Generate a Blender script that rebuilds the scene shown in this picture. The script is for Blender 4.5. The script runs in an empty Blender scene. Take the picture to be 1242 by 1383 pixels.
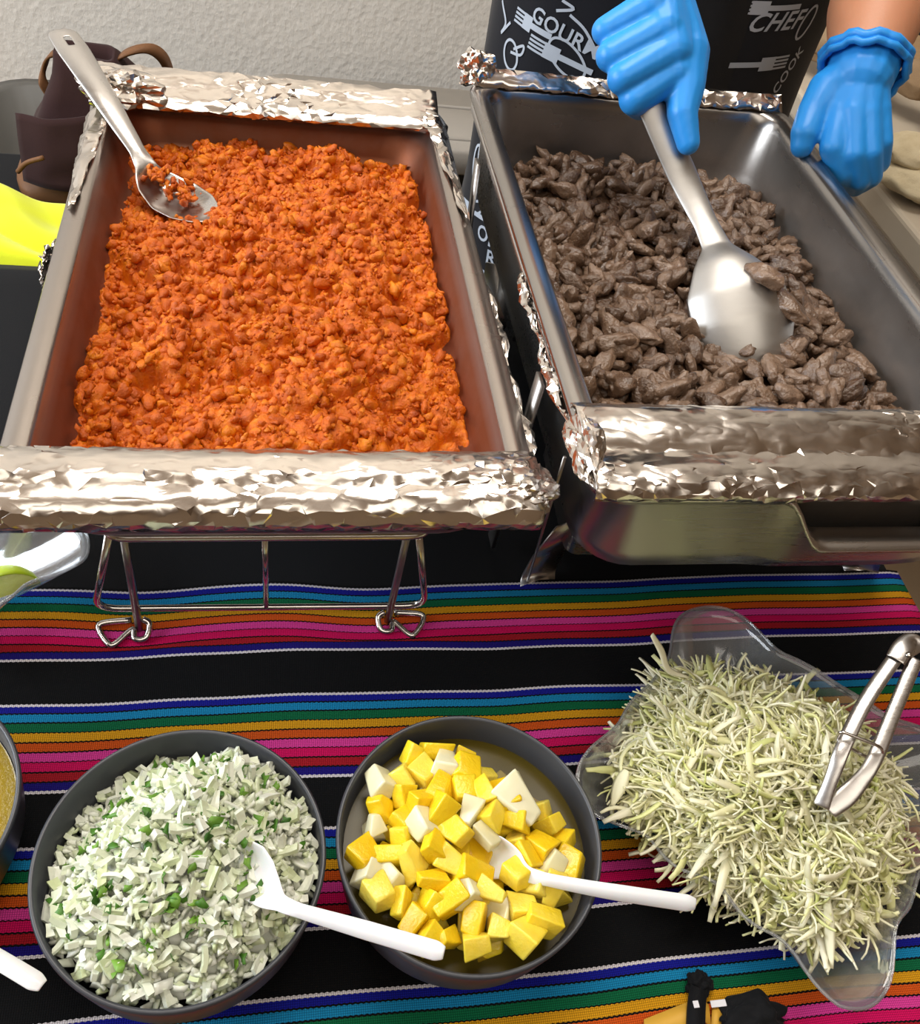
import bpy, bmesh, math, random
import numpy as np
from mathutils import Vector, Matrix, noise
from mathutils.geometry import delaunay_2d_cdt

SC = bpy.context.scene
COL = SC.collection
rnd = random.Random(7)
PI = math.pi

# ------------------------------------------------------------------ camera, world, lights, exposure
# table top is z = 0, floor is z = -0.74; +x right along the table, +y away from the photographer
cam_d = bpy.data.cameras.new('camera')
cam_d.sensor_fit = 'VERTICAL'; cam_d.sensor_height = 36.0; cam_d.lens = 36.0 * 1251.9 / 1383.0
cam_d.clip_start = 0.01
cam = bpy.data.objects.new('camera', cam_d); COL.objects.link(cam)
_r, _u, _b = (0.9803, -0.133, 0.1459), (0.0021, 0.7459, 0.666), (-0.1975, -0.6526, 0.7315)
cam.matrix_world = Matrix(((_r[0], _u[0], _b[0], 0.1586), (_r[1], _u[1], _b[1], -0.3666), (_r[2], _u[2], _b[2], 0.598), (0, 0, 0, 1)))
SC.camera = cam

W = bpy.data.worlds.new('world'); SC.world = W; W.use_nodes = True
W.node_tree.nodes['Background'].inputs[0].default_value = (0.80, 0.90, 1.0, 1)
W.node_tree.nodes['Background'].inputs[1].default_value = 0.5

def area(name, loc, target, sx, sy, power, col):
    l = bpy.data.lights.new(name, 'AREA'); l.shape = 'RECTANGLE'; l.size = sx; l.size_y = sy; l.energy = power; l.color = col
    o = bpy.data.objects.new(name, l); COL.objects.link(o); o.location = loc
    o.rotation_euler = (Vector(target) - Vector(loc)).to_track_quat('-Z', 'Y').to_euler()
    return o
area('window_daylight', (-1.95, 0.25, 1.05), (0.3, 0.2, 0.1), 1.7, 1.3, 64, (0.88, 0.94, 1.0))
area('ceiling_fill', (0.25, -0.9, 2.15), (0.25, -0.6, 0), 2.4, 1.5, 24, (1.0, 0.93, 0.82))  # unseen overhead fill, added to light the front of the table
area('ceiling_fill', (0.3, 0.75, 2.15), (0.25, 1.1, 0.0), 1.6, 0.6, 36, (1.0, 0.95, 0.87))  # second unseen overhead light, added to brighten the back wall

SC.view_settings.view_transform = 'Standard'; SC.view_settings.look = 'None'
SC.view_settings.exposure = 0.12; SC.view_settings.gamma = 1.0; SC.view_settings.use_curve_mapping = False

# ------------------------------------------------------------------ materials
def srgb(r, g, b):
    f = lambda c: ((c / 255 + 0.055) / 1.055) ** 2.4 if c > 10 else c / 255 / 12.92
    return (f(r), f(g), f(b), 1)

class M:
    """small node-tree builder"""
    def __init__(s, name):
        s.m = bpy.data.materials.new(name); s.m.use_nodes = True
        s.t = s.m.node_tree; s.n = s.t.nodes; s.b = s.n['Principled BSDF']; s.out = s.n['Material Output']
    def node(s, typ, **kw):
        n = s.n.new(typ)
        for k, v in kw.items(): setattr(n, k, v)
        return n
    def link(s, a, b): s.t.links.new(a, b); return s
    def set(s, **kw):
        for k, v in kw.items(): s.b.inputs[k.replace('_', ' ')].default_value = v
        return s
    def coord(s, scale=(1, 1, 1), src='Object'):
        tc = s.node('ShaderNodeTexCoord'); mp = s.node('ShaderNodeMapping'); mp.inputs['Scale'].default_value = scale
        s.link(tc.outputs[src], mp.inputs[0]); return mp.outputs[0]
    def noise(s, scale, detail=4, rough=0.6, vec=None):
        n = s.node('ShaderNodeTexNoise'); n.inputs['Scale'].default_value = scale
        n.inputs['Detail'].default_value = detail; n.inputs['Roughness'].default_value = rough
        s.link(vec or s.coord(), n.inputs['Vector']); return n.outputs['Fac']
    def voro(s, scale, vec=None, feature='F1', out='Distance'):
        n = s.node('ShaderNodeTexVoronoi', feature=feature); n.inputs['Scale'].default_value = scale
        s.link(vec or s.coord(), n.inputs['Vector']); return n.outputs[out]
    def ramp(s, fac, stops, interp='LINEAR'):
        r = s.node('ShaderNodeValToRGB'); e = r.color_ramp; e.interpolation = interp
        while len(e.elements) < len(stops): e.elements.new(0.5)
        for el, (p, c) in zip(e.elements, stops): el.position = p; el.color = c
        s.link(fac, r.inputs[0]); return r.outputs[0]
    def math(s, op, a, b=None, c=None):
        n = s.node('ShaderNodeMath', operation=op)
        for i, v in enumerate((a, b, c)):
            if v is None: continue
            if isinstance(v, (int, float)): n.inputs[i].default_value = v
            else: s.link(v, n.inputs[i])
        return n.outputs[0]
    def mix(s, fac, a, b, blend='MIX'):
        n = s.node('ShaderNodeMix', data_type='RGBA', blend_type=blend)
        for i, v in ((0, fac), (6, a), (7, b)):
            if isinstance(v, (int, float, tuple)): n.inputs[i].default_value = v
            else: s.link(v, n.inputs[i])
        return n.outputs[2]
    def bump(s, h, dist, strength=1.0):
        n = s.node('ShaderNodeBump'); n.inputs['Distance'].default_value = dist; n.inputs['Strength'].default_value = strength
        s.link(h, n.inputs['Height']); s.link(n.outputs[0], s.b.inputs['Normal']); return s
    def tint(s):
        """a random number for each piece: from the mesh when joined, from the object when single"""
        a = s.node('ShaderNodeAttribute', attribute_name='tint'); o = s.node('ShaderNodeObjectInfo')
        return s.math('FRACT', s.math('ADD', a.outputs['Fac'], o.outputs['Random']))
    def col(s, c): s.link(c, s.b.inputs['Base Color']) if not isinstance(c, tuple) else s.set(Base_Color=c); return s
    def rough(s, r): s.link(r, s.b.inputs['Roughness']); return s

def simple(name, col, rough=0.5, metal=0.0, **kw):
    m = M(name); m.set(Base_Color=col, Roughness=rough, Metallic=metal, **kw); return m.m

def mk_steel(name, col, r0, r1, sc=(3, 60, 60), bump=0.0002):
    m = M(name); m.set(Base_Color=col, Metallic=1.0)
    n = m.noise(6, 5, 0.6, m.coord(sc)); b = m.noise(9, 3)
    k = m.math('MULTIPLY_ADD', n, (r1 - r0) * .6, r0); k = m.math('MULTIPLY_ADD', b, (r1 - r0) * .7, k)
    m.rough(k); m.bump(n, bump, 0.3); return m.m
STEEL = mk_steel('brushed stainless steel', (0.56, 0.54, 0.52, 1), 0.16, 0.36)
STEELD = mk_steel('dull stainless steel', (0.42, 0.40, 0.385, 1), 0.2, 0.42)
GREASY = mk_steel('greasy dull steel', (0.50, 0.485, 0.465, 1), 0.30, 0.5)
CHROME = mk_steel('bright steel wire', (0.62, 0.60, 0.58, 1), 0.12, 0.25)

def mk_pan(name, tone, z0, z1, col2, film=.75, base=(0.54, 0.52, 0.5, 1)):
    """steel with a dried film of food, or a painted reflection, that begins z0 below the rim and is full at z1"""
    m = M(name); m.set(Metallic=1.0)
    n = m.noise(14, 5, 0.65); n2 = m.noise(5, 4, 0.6, m.coord((1, 1, 3)))
    g = m.node('ShaderNodeSeparateXYZ'); m.link(m.coord(), g.inputs[0])
    d = m.node('ShaderNodeMapRange'); d.inputs[1].default_value = -z0; d.inputs[2].default_value = -z1; m.link(g.outputs[2], d.inputs[0])
    k = m.node('ShaderNodeMapRange'); k.inputs[1].default_value = .38; k.inputs[2].default_value = .58; k.inputs[3].default_value = .6 if tone < 1 else .9; m.link(n, k.inputs[0])
    dirt_reflect = m.math('MULTIPLY', m.math('MULTIPLY', d.outputs[0], k.outputs[0]), tone)
    m.col(m.mix(dirt_reflect, base, col2))
    m.link(m.math('SUBTRACT', 1.0, m.math('MULTIPLY', dirt_reflect, film)), m.b.inputs['Metallic'])
    m.rough(m.math('ADD', m.math('MULTIPLY_ADD', n2, 0.28, 0.12), m.math('MULTIPLY', dirt_reflect, .22))); m.bump(n, 0.0004, 0.35); return m.m
PAN_O = mk_pan('steel pan with painted orange reflection', 1.0, .001, .016, srgb(128, 74, 48), .22, (.40, .36, .33, 1))  # orange-brown tint paints the chorizo's reflection into the wall colour
PAN_B = mk_pan('steel pan with dried brown splashes', .6, .004, .05, srgb(92, 76, 64), .7, (.34, .325, .31, 1))

def mk_foil():
    m = M('crumpled aluminium foil'); m.set(Base_Color=(0.66, 0.61, 0.56, 1), Metallic=1.0)
    n1 = m.noise(16, 2, .5, m.coord((.6, 1.3, 1.3))); n2 = m.noise(46, 2, .5, m.coord((.7, 1.2, 1)))
    rd = lambda n: m.math('ABSOLUTE', m.math('SUBTRACT', n, .5))
    h = m.math('ADD', m.math('MULTIPLY', rd(n1), 3.2), m.math('MULTIPLY', rd(n2), 1.3))
    m.rough(m.math('MULTIPLY_ADD', m.noise(30, 3), 0.22, 0.1)); m.bump(h, 0.003, 0.4); return m.m
FOIL = mk_foil()

def mk_wall():
    m = M('rough plastered wall'); n = m.noise(1.3, 3); f = m.noise(75, 4, 0.6, m.coord((1, 1, .7))); f2 = m.voro(100)
    m.col(m.mix(n, srgb(205, 199, 190), srgb(222, 216, 207))); m.set(Roughness=0.9)
    m.bump(m.math('ADD', f, m.math('MULTIPLY', f2, .3)), 0.006, 0.36); return m.m
def mk_floor():
    m = M('tan concrete floor'); n = m.noise(3, 6); f = m.noise(60, 4)
    m.col(m.mix(n, srgb(160, 138, 112), srgb(188, 168, 140))); m.set(Roughness=0.7); m.bump(f, 0.002, 0.4); return m.m
WALL, FLOOR = mk_wall(), mk_floor()
CEIL = simple('warm white ceiling paint', srgb(172, 150, 126), 0.9)

def mk_serape():
    m = M('woven striped serape'); uv = m.node('ShaderNodeUVMap'); sx = m.node('ShaderNodeSeparateXYZ'); m.link(uv.outputs[0], sx.inputs[0])
    u, v = sx.outputs[0], sx.outputs[1]           # metres along and across the stripes
    zig = m.math('MULTIPLY', m.math('PINGPONG', m.math('MULTIPLY', u, 1 / .0032), 0.5), .0011)
    ph = m.math('FRACT', m.math('DIVIDE', m.math('SUBTRACT', .087, m.math('ADD', v, zig)), .1))
    w = .0016
    K = srgb(14, 15, 18); WH = srgb(225, 220, 228)
    bands = [srgb(22, 28, 150), srgb(24, 136, 190), srgb(12, 104, 66), srgb(222, 160, 28), srgb(214, 88, 26), srgb(226, 66, 158), srgb(214, 16, 96), srgb(168, 26, 40), srgb(30, 20, 122)]
    st = [(0.0, WH), (.016, bands[0])]
    bw = .645 / 9
    for i in range(1, 9):
        st.append((i * bw - .007, K)); st.append((i * bw + .003, bands[i]))
    st += [(.632, WH), (.65, K), (.999, K)]
    base = m.ramp(ph, st, 'CONSTANT')
    # weave: fine checker of coloured and dark threads
    a = m.math('SINE', m.math('MULTIPLY', m.math('ADD', u, v), 2 * PI / .0026)); b = m.math('SINE', m.math('MULTIPLY', m.math('SUBTRACT', u, v), 2 * PI / .0026))
    ck = m.math('MULTIPLY_ADD', m.math('MULTIPLY', a, b), .5, .5)
    fleck = m.math('MULTIPLY', m.math('GREATER_THAN', ck, .8), .16)
    c = m.mix(m.math('MULTIPLY', m.math('SUBTRACT', 1.0, ck), .55), base, (0, 0, 0, 1))
    c = m.mix(1.0, c, m.mix(fleck, (1, 1, 1, 1), (2.3, 2.3, 2.3, 1)), 'MULTIPLY')
    m.col(c); m.set(Roughness=0.85, Specular_IOR_Level=.12); m.bump(ck, 0.0006, 0.5); return m.m
SERAPE = mk_serape()
def mk_cloth(name, c, rough=.8, sc=900, sheen=.15):
    m = M(name); n = m.noise(sc, 2); f = m.noise(8, 4); m.col(m.mix(f, c, tuple(min(1, x * 1.35) for x in c[:3]) + (1,)))
    m.set(Roughness=rough, Sheen_Weight=sheen, Specular_IOR_Level=.15); m.bump(n, 0.0006, 0.4); return m.m
BLACKCLOTH = mk_cloth('black tablecloth', srgb(14, 15, 18), .75, sheen=.03)
APRONM = mk_cloth('black apron cotton', srgb(24, 25, 31), .75)
PRINT = mk_cloth('pale grey fabric print', srgb(176, 184, 196), .8)
BROWNCLOTH = mk_cloth('dark brown canvas', srgb(46, 29, 29), .95, 500, .05)
LEATHER = mk_cloth('tan brown leather', srgb(104, 72, 48), .5, 300, 0)
YELLOW = mk_cloth('yellow green microfibre', srgb(196, 204, 34), .9, 700, .3)
DENIM = mk_cloth('dark trousers cloth', srgb(34, 36, 46), .85)
SHIRT = mk_cloth('black shirt cotton', srgb(26, 26, 28), .85)

def mk_food(name, stops, rough, bscale, bdist, sub=0.0, nscale=120, spec=.5, subc=(1, .5, .2), bs=.6, mixn=.45, trans=0):
    m = M(name); t = m.tint(); n = m.noise(nscale, 5, .65)
    f = m.math('ADD', m.math('MULTIPLY', t, 1 - mixn), m.math('MULTIPLY', n, mixn))
    m.col(m.ramp(f, stops)); m.set(Roughness=rough, Specular_IOR_Level=spec)
    if sub: m.set(Subsurface_Weight=sub, Subsurface_Scale=.004, Subsurface_Radius=subc)
    m.bump(m.noise(bscale, 4, .6), bdist, bs)
    if trans:
        tr = m.node('ShaderNodeBsdfTranslucent'); m.link(m.b.inputs['Base Color'].links[0].from_socket, tr.inputs[0])
        mx = m.node('ShaderNodeMixShader'); mx.inputs[0].default_value = trans; m.link(m.b.outputs[0], mx.inputs[1]); m.link(tr.outputs[0], mx.inputs[2]); m.link(mx.outputs[0], m.out.inputs['Surface'])
    return m.m
CHORIZO = mk_food('orange chorizo', [(.22, srgb(158, 60, 2)), (.5, srgb(208, 98, 6)), (.78, srgb(234, 140, 20))], .36, 700, .002, nscale=110, mixn=.72, spec=.4)
BEEF = mk_food('brown cooked beef', [(.22, srgb(72, 49, 33)), (.5, srgb(108, 83, 64)), (.8, srgb(142, 116, 96))], .25, 260, .0026, nscale=140, spec=.8, bs=.9, mixn=.6)
ONION = mk_food('diced white onion', [(.1, srgb(206, 220, 156)), (.35, srgb(234, 241, 212)), (.65, srgb(246, 249, 236)), (.95, srgb(245, 246, 238))], .22, 260, .0005, 0, 60, .5, (1, 1, .8), .3, .45, .2)
HERB = mk_food('chopped green herb', [(.1, srgb(40, 84, 22)), (.5, srgb(74, 124, 34)), (.9, srgb(128, 170, 58))], .5, 300, .0005, 0, 90)
PINE = mk_food('yellow pineapple flesh', [(.15, srgb(230, 184, 14)), (.5, srgb(243, 212, 40)), (.85, srgb(247, 229, 112))], .22, 330, .0012, .3, 90, .55, (1, .7, .1), .45)
PALE = mk_food('pale fruit flesh', [(.1, srgb(222, 216, 168)), (.9, srgb(240, 236, 208))], .22, 260, .0006, .4, 60, .55, (1, 1, .7), .3)
CABB = mk_food('pale shredded cabbage', [(.05, srgb(206, 222, 112)), (.2, srgb(242, 242, 180)), (.45, srgb(253, 250, 214)), (.95, srgb(254, 251, 230))], .36, 300, .0004, 0, 40, .45, (1, 1, .7), .3, .25, .25)
LIMEF = mk_food('lime flesh', [(.2, srgb(196, 208, 110)), (.8, srgb(222, 226, 150))], .2, 300, .001, .3, 80, .5, (.8, 1, .3))
LIMER = mk_food('lime rind', [(.2, srgb(120, 168, 20)), (.8, srgb(176, 200, 30))], .35, 600, .0006, 0, 40)
BREAD = mk_food('tan bread crust', [(.2, srgb(150, 118, 84)), (.6, srgb(186, 156, 122)), (.9, srgb(212, 188, 156))], .8, 90, .004, 0, 40, .2, bs=.8)
FLATB = mk_food('pale flat bread', [(.2, srgb(186, 168, 134)), (.7, srgb(214, 202, 172)), (.95, srgb(168, 138, 98))], .8, 120, .002, 0, 30, .2, mixn=.9)
SALSA = mk_food('green yellow salsa', [(.2, srgb(124, 100, 14)), (.8, srgb(146, 124, 28))], .15, 500, .0004, 0, 300, mixn=1)

BOWLM = M('dark grey melamine'); BOWLM.set(Base_Color=srgb(58, 60, 66)); BOWLM.rough(BOWLM.math('MULTIPLY_ADD', BOWLM.noise(20, 3), .15, .3)); BOWLM = BOWLM.m
WHITEP = simple('glossy white plastic', srgb(236, 237, 240), .22, 0, Subsurface_Weight=.2, Subsurface_Scale=.002)
GREYP = M('grey moulded plastic'); GREYP.set(Base_Color=srgb(150, 144, 136), Roughness=.55); GREYP.bump(GREYP.noise(200, 3), .001, .3); GREYP = GREYP.m
GREYD = simple('dark grey plastic', srgb(88, 86, 82), .5)
BEIGEP = M('beige plastic table top'); BEIGEP.col(BEIGEP.mix(BEIGEP.noise(6, 4), srgb(176, 164, 146), srgb(196, 184, 166))); BEIGEP.set(Roughness=.6); BEIGEP = BEIGEP.m
DARKP = simple('black plastic', srgb(26, 26, 28), .5)
WOODM = M('pale wood'); WOODM.col(WOODM.mix(WOODM.noise(4, 6, .7, WOODM.coord((1, 12, 12))), srgb(150, 118, 84), srgb(184, 152, 114))); WOODM.set(Roughness=.7); WOODM = WOODM.m
YWOOD = simple('yellow painted wood', srgb(214, 164, 56), .6)
WHITET = simple('white lettered tag', srgb(225, 225, 232), .6)
HAIR = simple('dark hair', srgb(28, 22, 20), .5)
EYE = simple('eye white', srgb(230, 228, 222), .2)

def mk_glove():
    m = M('blue nitrile glove'); m.set(Base_Color=srgb(40, 146, 230), Roughness=.4, Subsurface_Weight=.12, Subsurface_Scale=.004, Subsurface_Radius=(.3, .6, 1))
    w = m.noise(42, 2, .5, m.coord((1.6, 1, .5))); w2 = m.voro(60, m.coord((1.5, .8, 1)), 'SMOOTH_F1')
    m.bump(m.math('ADD', w, m.math('MULTIPLY', w2, .3)), .004, .28); return m.m
GLOVE = mk_glove()
SKIN = M('tan skin'); SKIN.col(SKIN.mix(SKIN.noise(9, 4), srgb(186, 124, 92), srgb(206, 146, 112))); SKIN.set(Roughness=.5, Subsurface_Weight=.2, Subsurface_Scale=.006, Subsurface_Radius=(1, .35, .2)); SKIN.bump(SKIN.noise(300, 3), .0006, .3); SKIN = SKIN.m

def mk_clear():
    m = M('clear thin plastic'); t = m.node('ShaderNodeBsdfTransparent'); t.inputs[0].default_value = (.93, .94, .95, 1)
    g = m.node('ShaderNodeBsdfGlossy'); g.inputs['Roughness'].default_value = .07; g.inputs[0].default_value = (1, 1, 1, 1)
    d = m.node('ShaderNodeBsdfDiffuse'); d.inputs[0].default_value = (.8, .83, .88, 1)
    lw = m.node('ShaderNodeFresnel'); lw.inputs[0].default_value = 1.6
    a = m.node('ShaderNodeMixShader'); a.inputs[0].default_value = .085; m.link(t.outputs[0], a.inputs[1]); m.link(d.outputs[0], a.inputs[2])
    b = m.node('ShaderNodeMixShader'); m.link(m.math('MINIMUM', m.math('MULTIPLY', lw.outputs[0], .85), .7), b.inputs[0]); m.link(a.outputs[0], b.inputs[1]); m.link(g.outputs[0], b.inputs[2])
    m.link(b.outputs[0], m.out.inputs['Surface']); return m.m
CLEAR = mk_clear()
def mk_juice():
    m = M('cloudy pineapple juice'); m.set(Base_Color=srgb(112, 96, 26), Roughness=.28)
    t = m.node('ShaderNodeBsdfTransparent'); t.inputs[0].default_value = (.95, .85, .45, 1)
    a = m.node('ShaderNodeMixShader'); a.inputs[0].default_value = .45; m.link(t.outputs[0], a.inputs[1]); m.link(m.b.outputs[0], a.inputs[2]); m.link(a.outputs[0], m.out.inputs['Surface']); return m.m
JUICE = mk_juice()

# ------------------------------------------------------------------ geometry helpers
ORG = {}
def org(p): return ORG.get(p.name, Vector((0, 0, 0))) if p else Vector((0, 0, 0))
def tag(o, label=None, cat=None, group=None, kind=None):
    if label: o['label'] = label
    if cat: o['category'] = cat
    if group: o['group'] = group
    if kind: o['kind'] = kind
    return o
def thing(name, loc, label, cat, group=None):
    o = bpy.data.objects.new(name, None); COL.objects.link(o); o.location = loc; o.empty_display_size = .02
    ORG[o.name] = Vector(loc); return tag(o, label, cat, group)
def obj(name, vf, mat, parent=None, smooth=True, loc=None):
    """one mesh object from (verts, faces) in world coordinates; loc is its origin"""
    v, f = vf; o0 = Vector(loc) if loc is not None else org(parent)
    me = bpy.data.meshes.new(name)
    me.from_pydata([(p[0] - o0.x, p[1] - o0.y, p[2] - o0.z) for p in v], [], [tuple(q) for q in f])
    mats = mat if isinstance(mat, (list, tuple)) else [mat]
    for q in mats: me.materials.append(q)
    if smooth: me.shade_smooth()
    me.update()
    o = bpy.data.objects.new(name, me); COL.objects.link(o)
    if parent: o.parent = parent; o.location = o0 - org(parent)
    else: o.location = o0
    ORG[o.name] = o0; return o
def fix(o, bev=0, seg=2, solid=0, sub=0, off=0, ang=True):
    if solid: s = o.modifiers.new('solid', 'SOLIDIFY'); s.thickness = solid; s.offset = off
    if bev: b = o.modifiers.new('bevel', 'BEVEL'); b.width = bev; b.segments = seg; b.limit_method = 'ANGLE'
    if sub: s = o.modifiers.new('sub', 'SUBSURF'); s.levels = s.render_levels = sub
    return o
def cat(*vfs):
    V, F = [], []
    for v, f in vfs:
        n = len(V); V += list(v); F += [tuple(i + n for i in q) for q in f]
    return V, F
def box(x0, x1, y0, y1, z0, z1):
    v = [(x, y, z) for z in (z0, z1) for y in (y0, y1) for x in (x0, x1)]
    return v, [(0, 2, 3, 1), (4, 5, 7, 6), (0, 1, 5, 4), (2, 6, 7, 3), (0, 4, 6, 2), (1, 3, 7, 5)]
def xf(vf, mat): return [tuple(mat @ Vector(p)) for p in vf[0]], vf[1]
def loft(loops, close=False, cap0=False, cap1=False):
    n = len(loops[0]); V = [tuple(p) for l in loops for p in l]; F = []
    for i in range(len(loops) - 1):
        for k in range(n): F.append((i * n + k, i * n + (k + 1) % n, (i + 1) * n + (k + 1) % n, (i + 1) * n + k))
    if cap0: F.append(tuple(range(n - 1, -1, -1)))
    if cap1: F.append(tuple((len(loops) - 1) * n + k for k in range(n)))
    return V, F
def rrect(x0, x1, y0, y1, r, z, n=6):
    P = []
    for cx, cy, a in ((x1 - r, y1 - r, 0), (x0 + r, y1 - r, PI / 2), (x0 + r, y0 + r, PI), (x1 - r, y0 + r, 1.5 * PI)):
        for k in range(n + 1):
            t = a + PI / 2 * k / n; P.append((cx + r * math.cos(t), cy + r * math.sin(t), z))
    return P
def lathe(prof, c, n=72, cap=True):
    L = [[(c[0] + r * math.cos(2 * PI * k / n), c[1] + r * math.sin(2 * PI * k / n), c[2] + z) for k in range(n)] for r, z in prof]
    return loft(L, cap0=cap, cap1=cap)
def grid(fn, nu, nv):
    V = [tuple(fn(i / nu, j / nv)) for j in range(nv + 1) for i in range(nu + 1)]
    F = [(j * (nu + 1) + i, j * (nu + 1) + i + 1, (j + 1) * (nu + 1) + i + 1, (j + 1) * (nu + 1) + i) for j in range(nv) for i in range(nu)]
    return V, F
def smooth_path(P, k=6):
    P = [Vector(p) for p in P]; Q = [P[0] * 2 - P[1]] + P + [P[-1] * 2 - P[-2]]; out = []
    for i in range(1, len(Q) - 2):
        a, b, c, d = Q[i - 1:i + 3]
        for j in range(k):
            t = j / k; out.append(.5 * ((2 * b) + (c - a) * t + (2 * a - 5 * b + 4 * c - d) * t * t + (3 * b - a - 3 * c + d) * t ** 3))
    return out + [P[-1]]
def round_corners(P, r, k=5, closed=False):
    P = [Vector(p) for p in P]; out = []; n = len(P)
    for i in range(n):
        if not closed and i in (0, n - 1): out.append(P[i]); continue
        a, b, c = P[i - 1], P[i], P[(i + 1) % n]
        ra = min(r, (a - b).length * .49); rc = min(r, (c - b).length * .49)
        p, q = b + (a - b).normalized() * ra, b + (c - b).normalized() * rc
        for j in range(k + 1):
            t = j / k; out.append(p * (1 - t) ** 2 + b * 2 * t * (1 - t) + q * t * t)
    return out
def tube(P, r, n=10, closed=False, flat=1.0):
    P = [Vector(p) for p in P]; L = []; m = len(P); up = None
    for i, p in enumerate(P):
        t = (P[(i + 1) % m] - P[i - 1]) if closed or 0 < i < m - 1 else (P[1] - P[0] if i == 0 else P[-1] - P[-2])
        t.normalize()
        if up is None: up = t.orthogonal().normalized()
        up = (up - t * up.dot(t)).normalized(); s = t.cross(up)
        rr = r[i] if isinstance(r, (list, tuple)) else r
        L.append([p + up * rr * math.cos(2 * PI * k / n) + s * rr * flat * math.sin(2 * PI * k / n) for k in range(n)])
    if closed: L.append(L[0])
    return loft(L, cap0=not closed, cap1=not closed)
def ribbon(P, w, side, th=0):
    """flat strip along P, width w along the vector side"""
    s = Vector(side).normalized(); V = []; F = []
    for p in P:
        p = Vector(p); V += [tuple(p - s * w / 2), tuple(p + s * w / 2)]
    for i in range(len(P) - 1): F.append((2 * i, 2 * i + 1, 2 * i + 3, 2 * i + 2))
    return V, F
def interp(T, X, t):
    return float(np.interp(t, T, X))

_ICO = {}
def ico(s):
    if s not in _ICO:
        b = bmesh.new(); bmesh.ops.create_icosphere(b, subdivisions=s, radius=1)
        _ICO[s] = (np.array([v.co[:] for v in b.verts]), np.array([[v.index for v in f.verts] for f in b.faces])); b.free()
    return _ICO[s]
def nz(p, sc, seed): return noise.noise(Vector(p) * sc + Vector((seed * 7.3, seed * 3.1, seed * 1.7)))
def lump(s, seed, knob=.3, nk=12, rough=.18, stretch=(1, 1, 1)):
    v, f = ico(s); r = np.random.RandomState(seed); d = r.normal(size=(nk, 3)); d /= np.linalg.norm(d, axis=1)[:, None]
    k = np.max(np.exp(7 * (v @ d.T - 1)), axis=1); rad = 1 - knob * .6 + knob * k
    rad = rad + np.array([nz(p, 1.9, seed) * rough + nz(p, 4.5, seed + 50) * rough * .5 for p in v])
    return v * rad[:, None] * np.array(stretch), f
def rotm(rng, flatness=None):
    e = rng.normal(size=4); e /= np.linalg.norm(e); a, b, c, d = e
    return np.array([[a*a+b*b-c*c-d*d, 2*(b*c-a*d), 2*(b*d+a*c)], [2*(b*c+a*d), a*a-b*b+c*c-d*d, 2*(c*d-a*b)], [2*(b*d-a*c), 2*(c*d+a*b), a*a-b*b-c*c+d*d]])
def rot_tilt(rng, tilt):
    """mostly flat-lying: random yaw, tilted by up to `tilt`"""
    return np.array((Matrix.Rotation(rng.uniform(0, 2 * PI), 3, 'Z') @ Matrix.Rotation(rng.normal() * tilt, 3, 'X') @ Matrix.Rotation(rng.normal() * tilt, 3, 'Y')))
def np_obj(name, parts, mat, loc=(0, 0, 0), smooth=True):
    """join many (verts Nx3, faces Mx3or4) arrays into one mesh, with a random 'tint' for each piece"""
    nv = 0; VS, LS, LT, TI = [], [], [], []; rg = np.random.RandomState(3)
    for v, f in parts:
        VS.append(v); LS.append((f + nv).ravel()); LT.append(np.full(len(f), f.shape[1])); TI.append(np.full(len(v), rg.rand())); nv += len(v)
    V = np.concatenate(VS) - np.array(loc); Lp = np.concatenate(LS).astype(np.int32); T = np.concatenate(LT).astype(np.int32)
    me = bpy.data.meshes.new(name); me.vertices.add(len(V)); me.vertices.foreach_set('co', V.astype(np.float32).ravel())
    me.loops.add(len(Lp)); me.loops.foreach_set('vertex_index', Lp)
    me.polygons.add(len(T)); me.polygons.foreach_set('loop_start', np.concatenate([[0], np.cumsum(T)[:-1]]).astype(np.int32))
    me.polygons.foreach_set('loop_total', T)
    me.update(calc_edges=True)
    at = me.attributes.new('tint', 'FLOAT', 'POINT'); at.data.foreach_set('value', np.concatenate(TI).astype(np.float32))
    if smooth: me.shade_smooth()
    me.materials.append(mat)
    o = bpy.data.objects.new(name, me); COL.objects.link(o); o.location = loc; ORG[o.name] = Vector(loc); return o
def variant(name, vf, mat, smooth=True):
    me = bpy.data.meshes.new(name); me.from_pydata([tuple(map(float, p)) for p in vf[0]], [], [tuple(map(int, q)) for q in vf[1]])
    if smooth: me.shade_smooth()
    me.materials.append(mat); me.update(); return me
def single(name, me, R, s, loc, label, cat_, group):
    o = bpy.data.objects.new(name, me); COL.objects.link(o)
    m = Matrix([list(map(float, r)) for r in R]).to_4x4() @ Matrix.Diagonal((*(s if isinstance(s, tuple) else (s, s, s)), 1)); m.translation = Vector(loc); o.matrix_world = m
    return tag(o, label, cat_, group)

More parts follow.
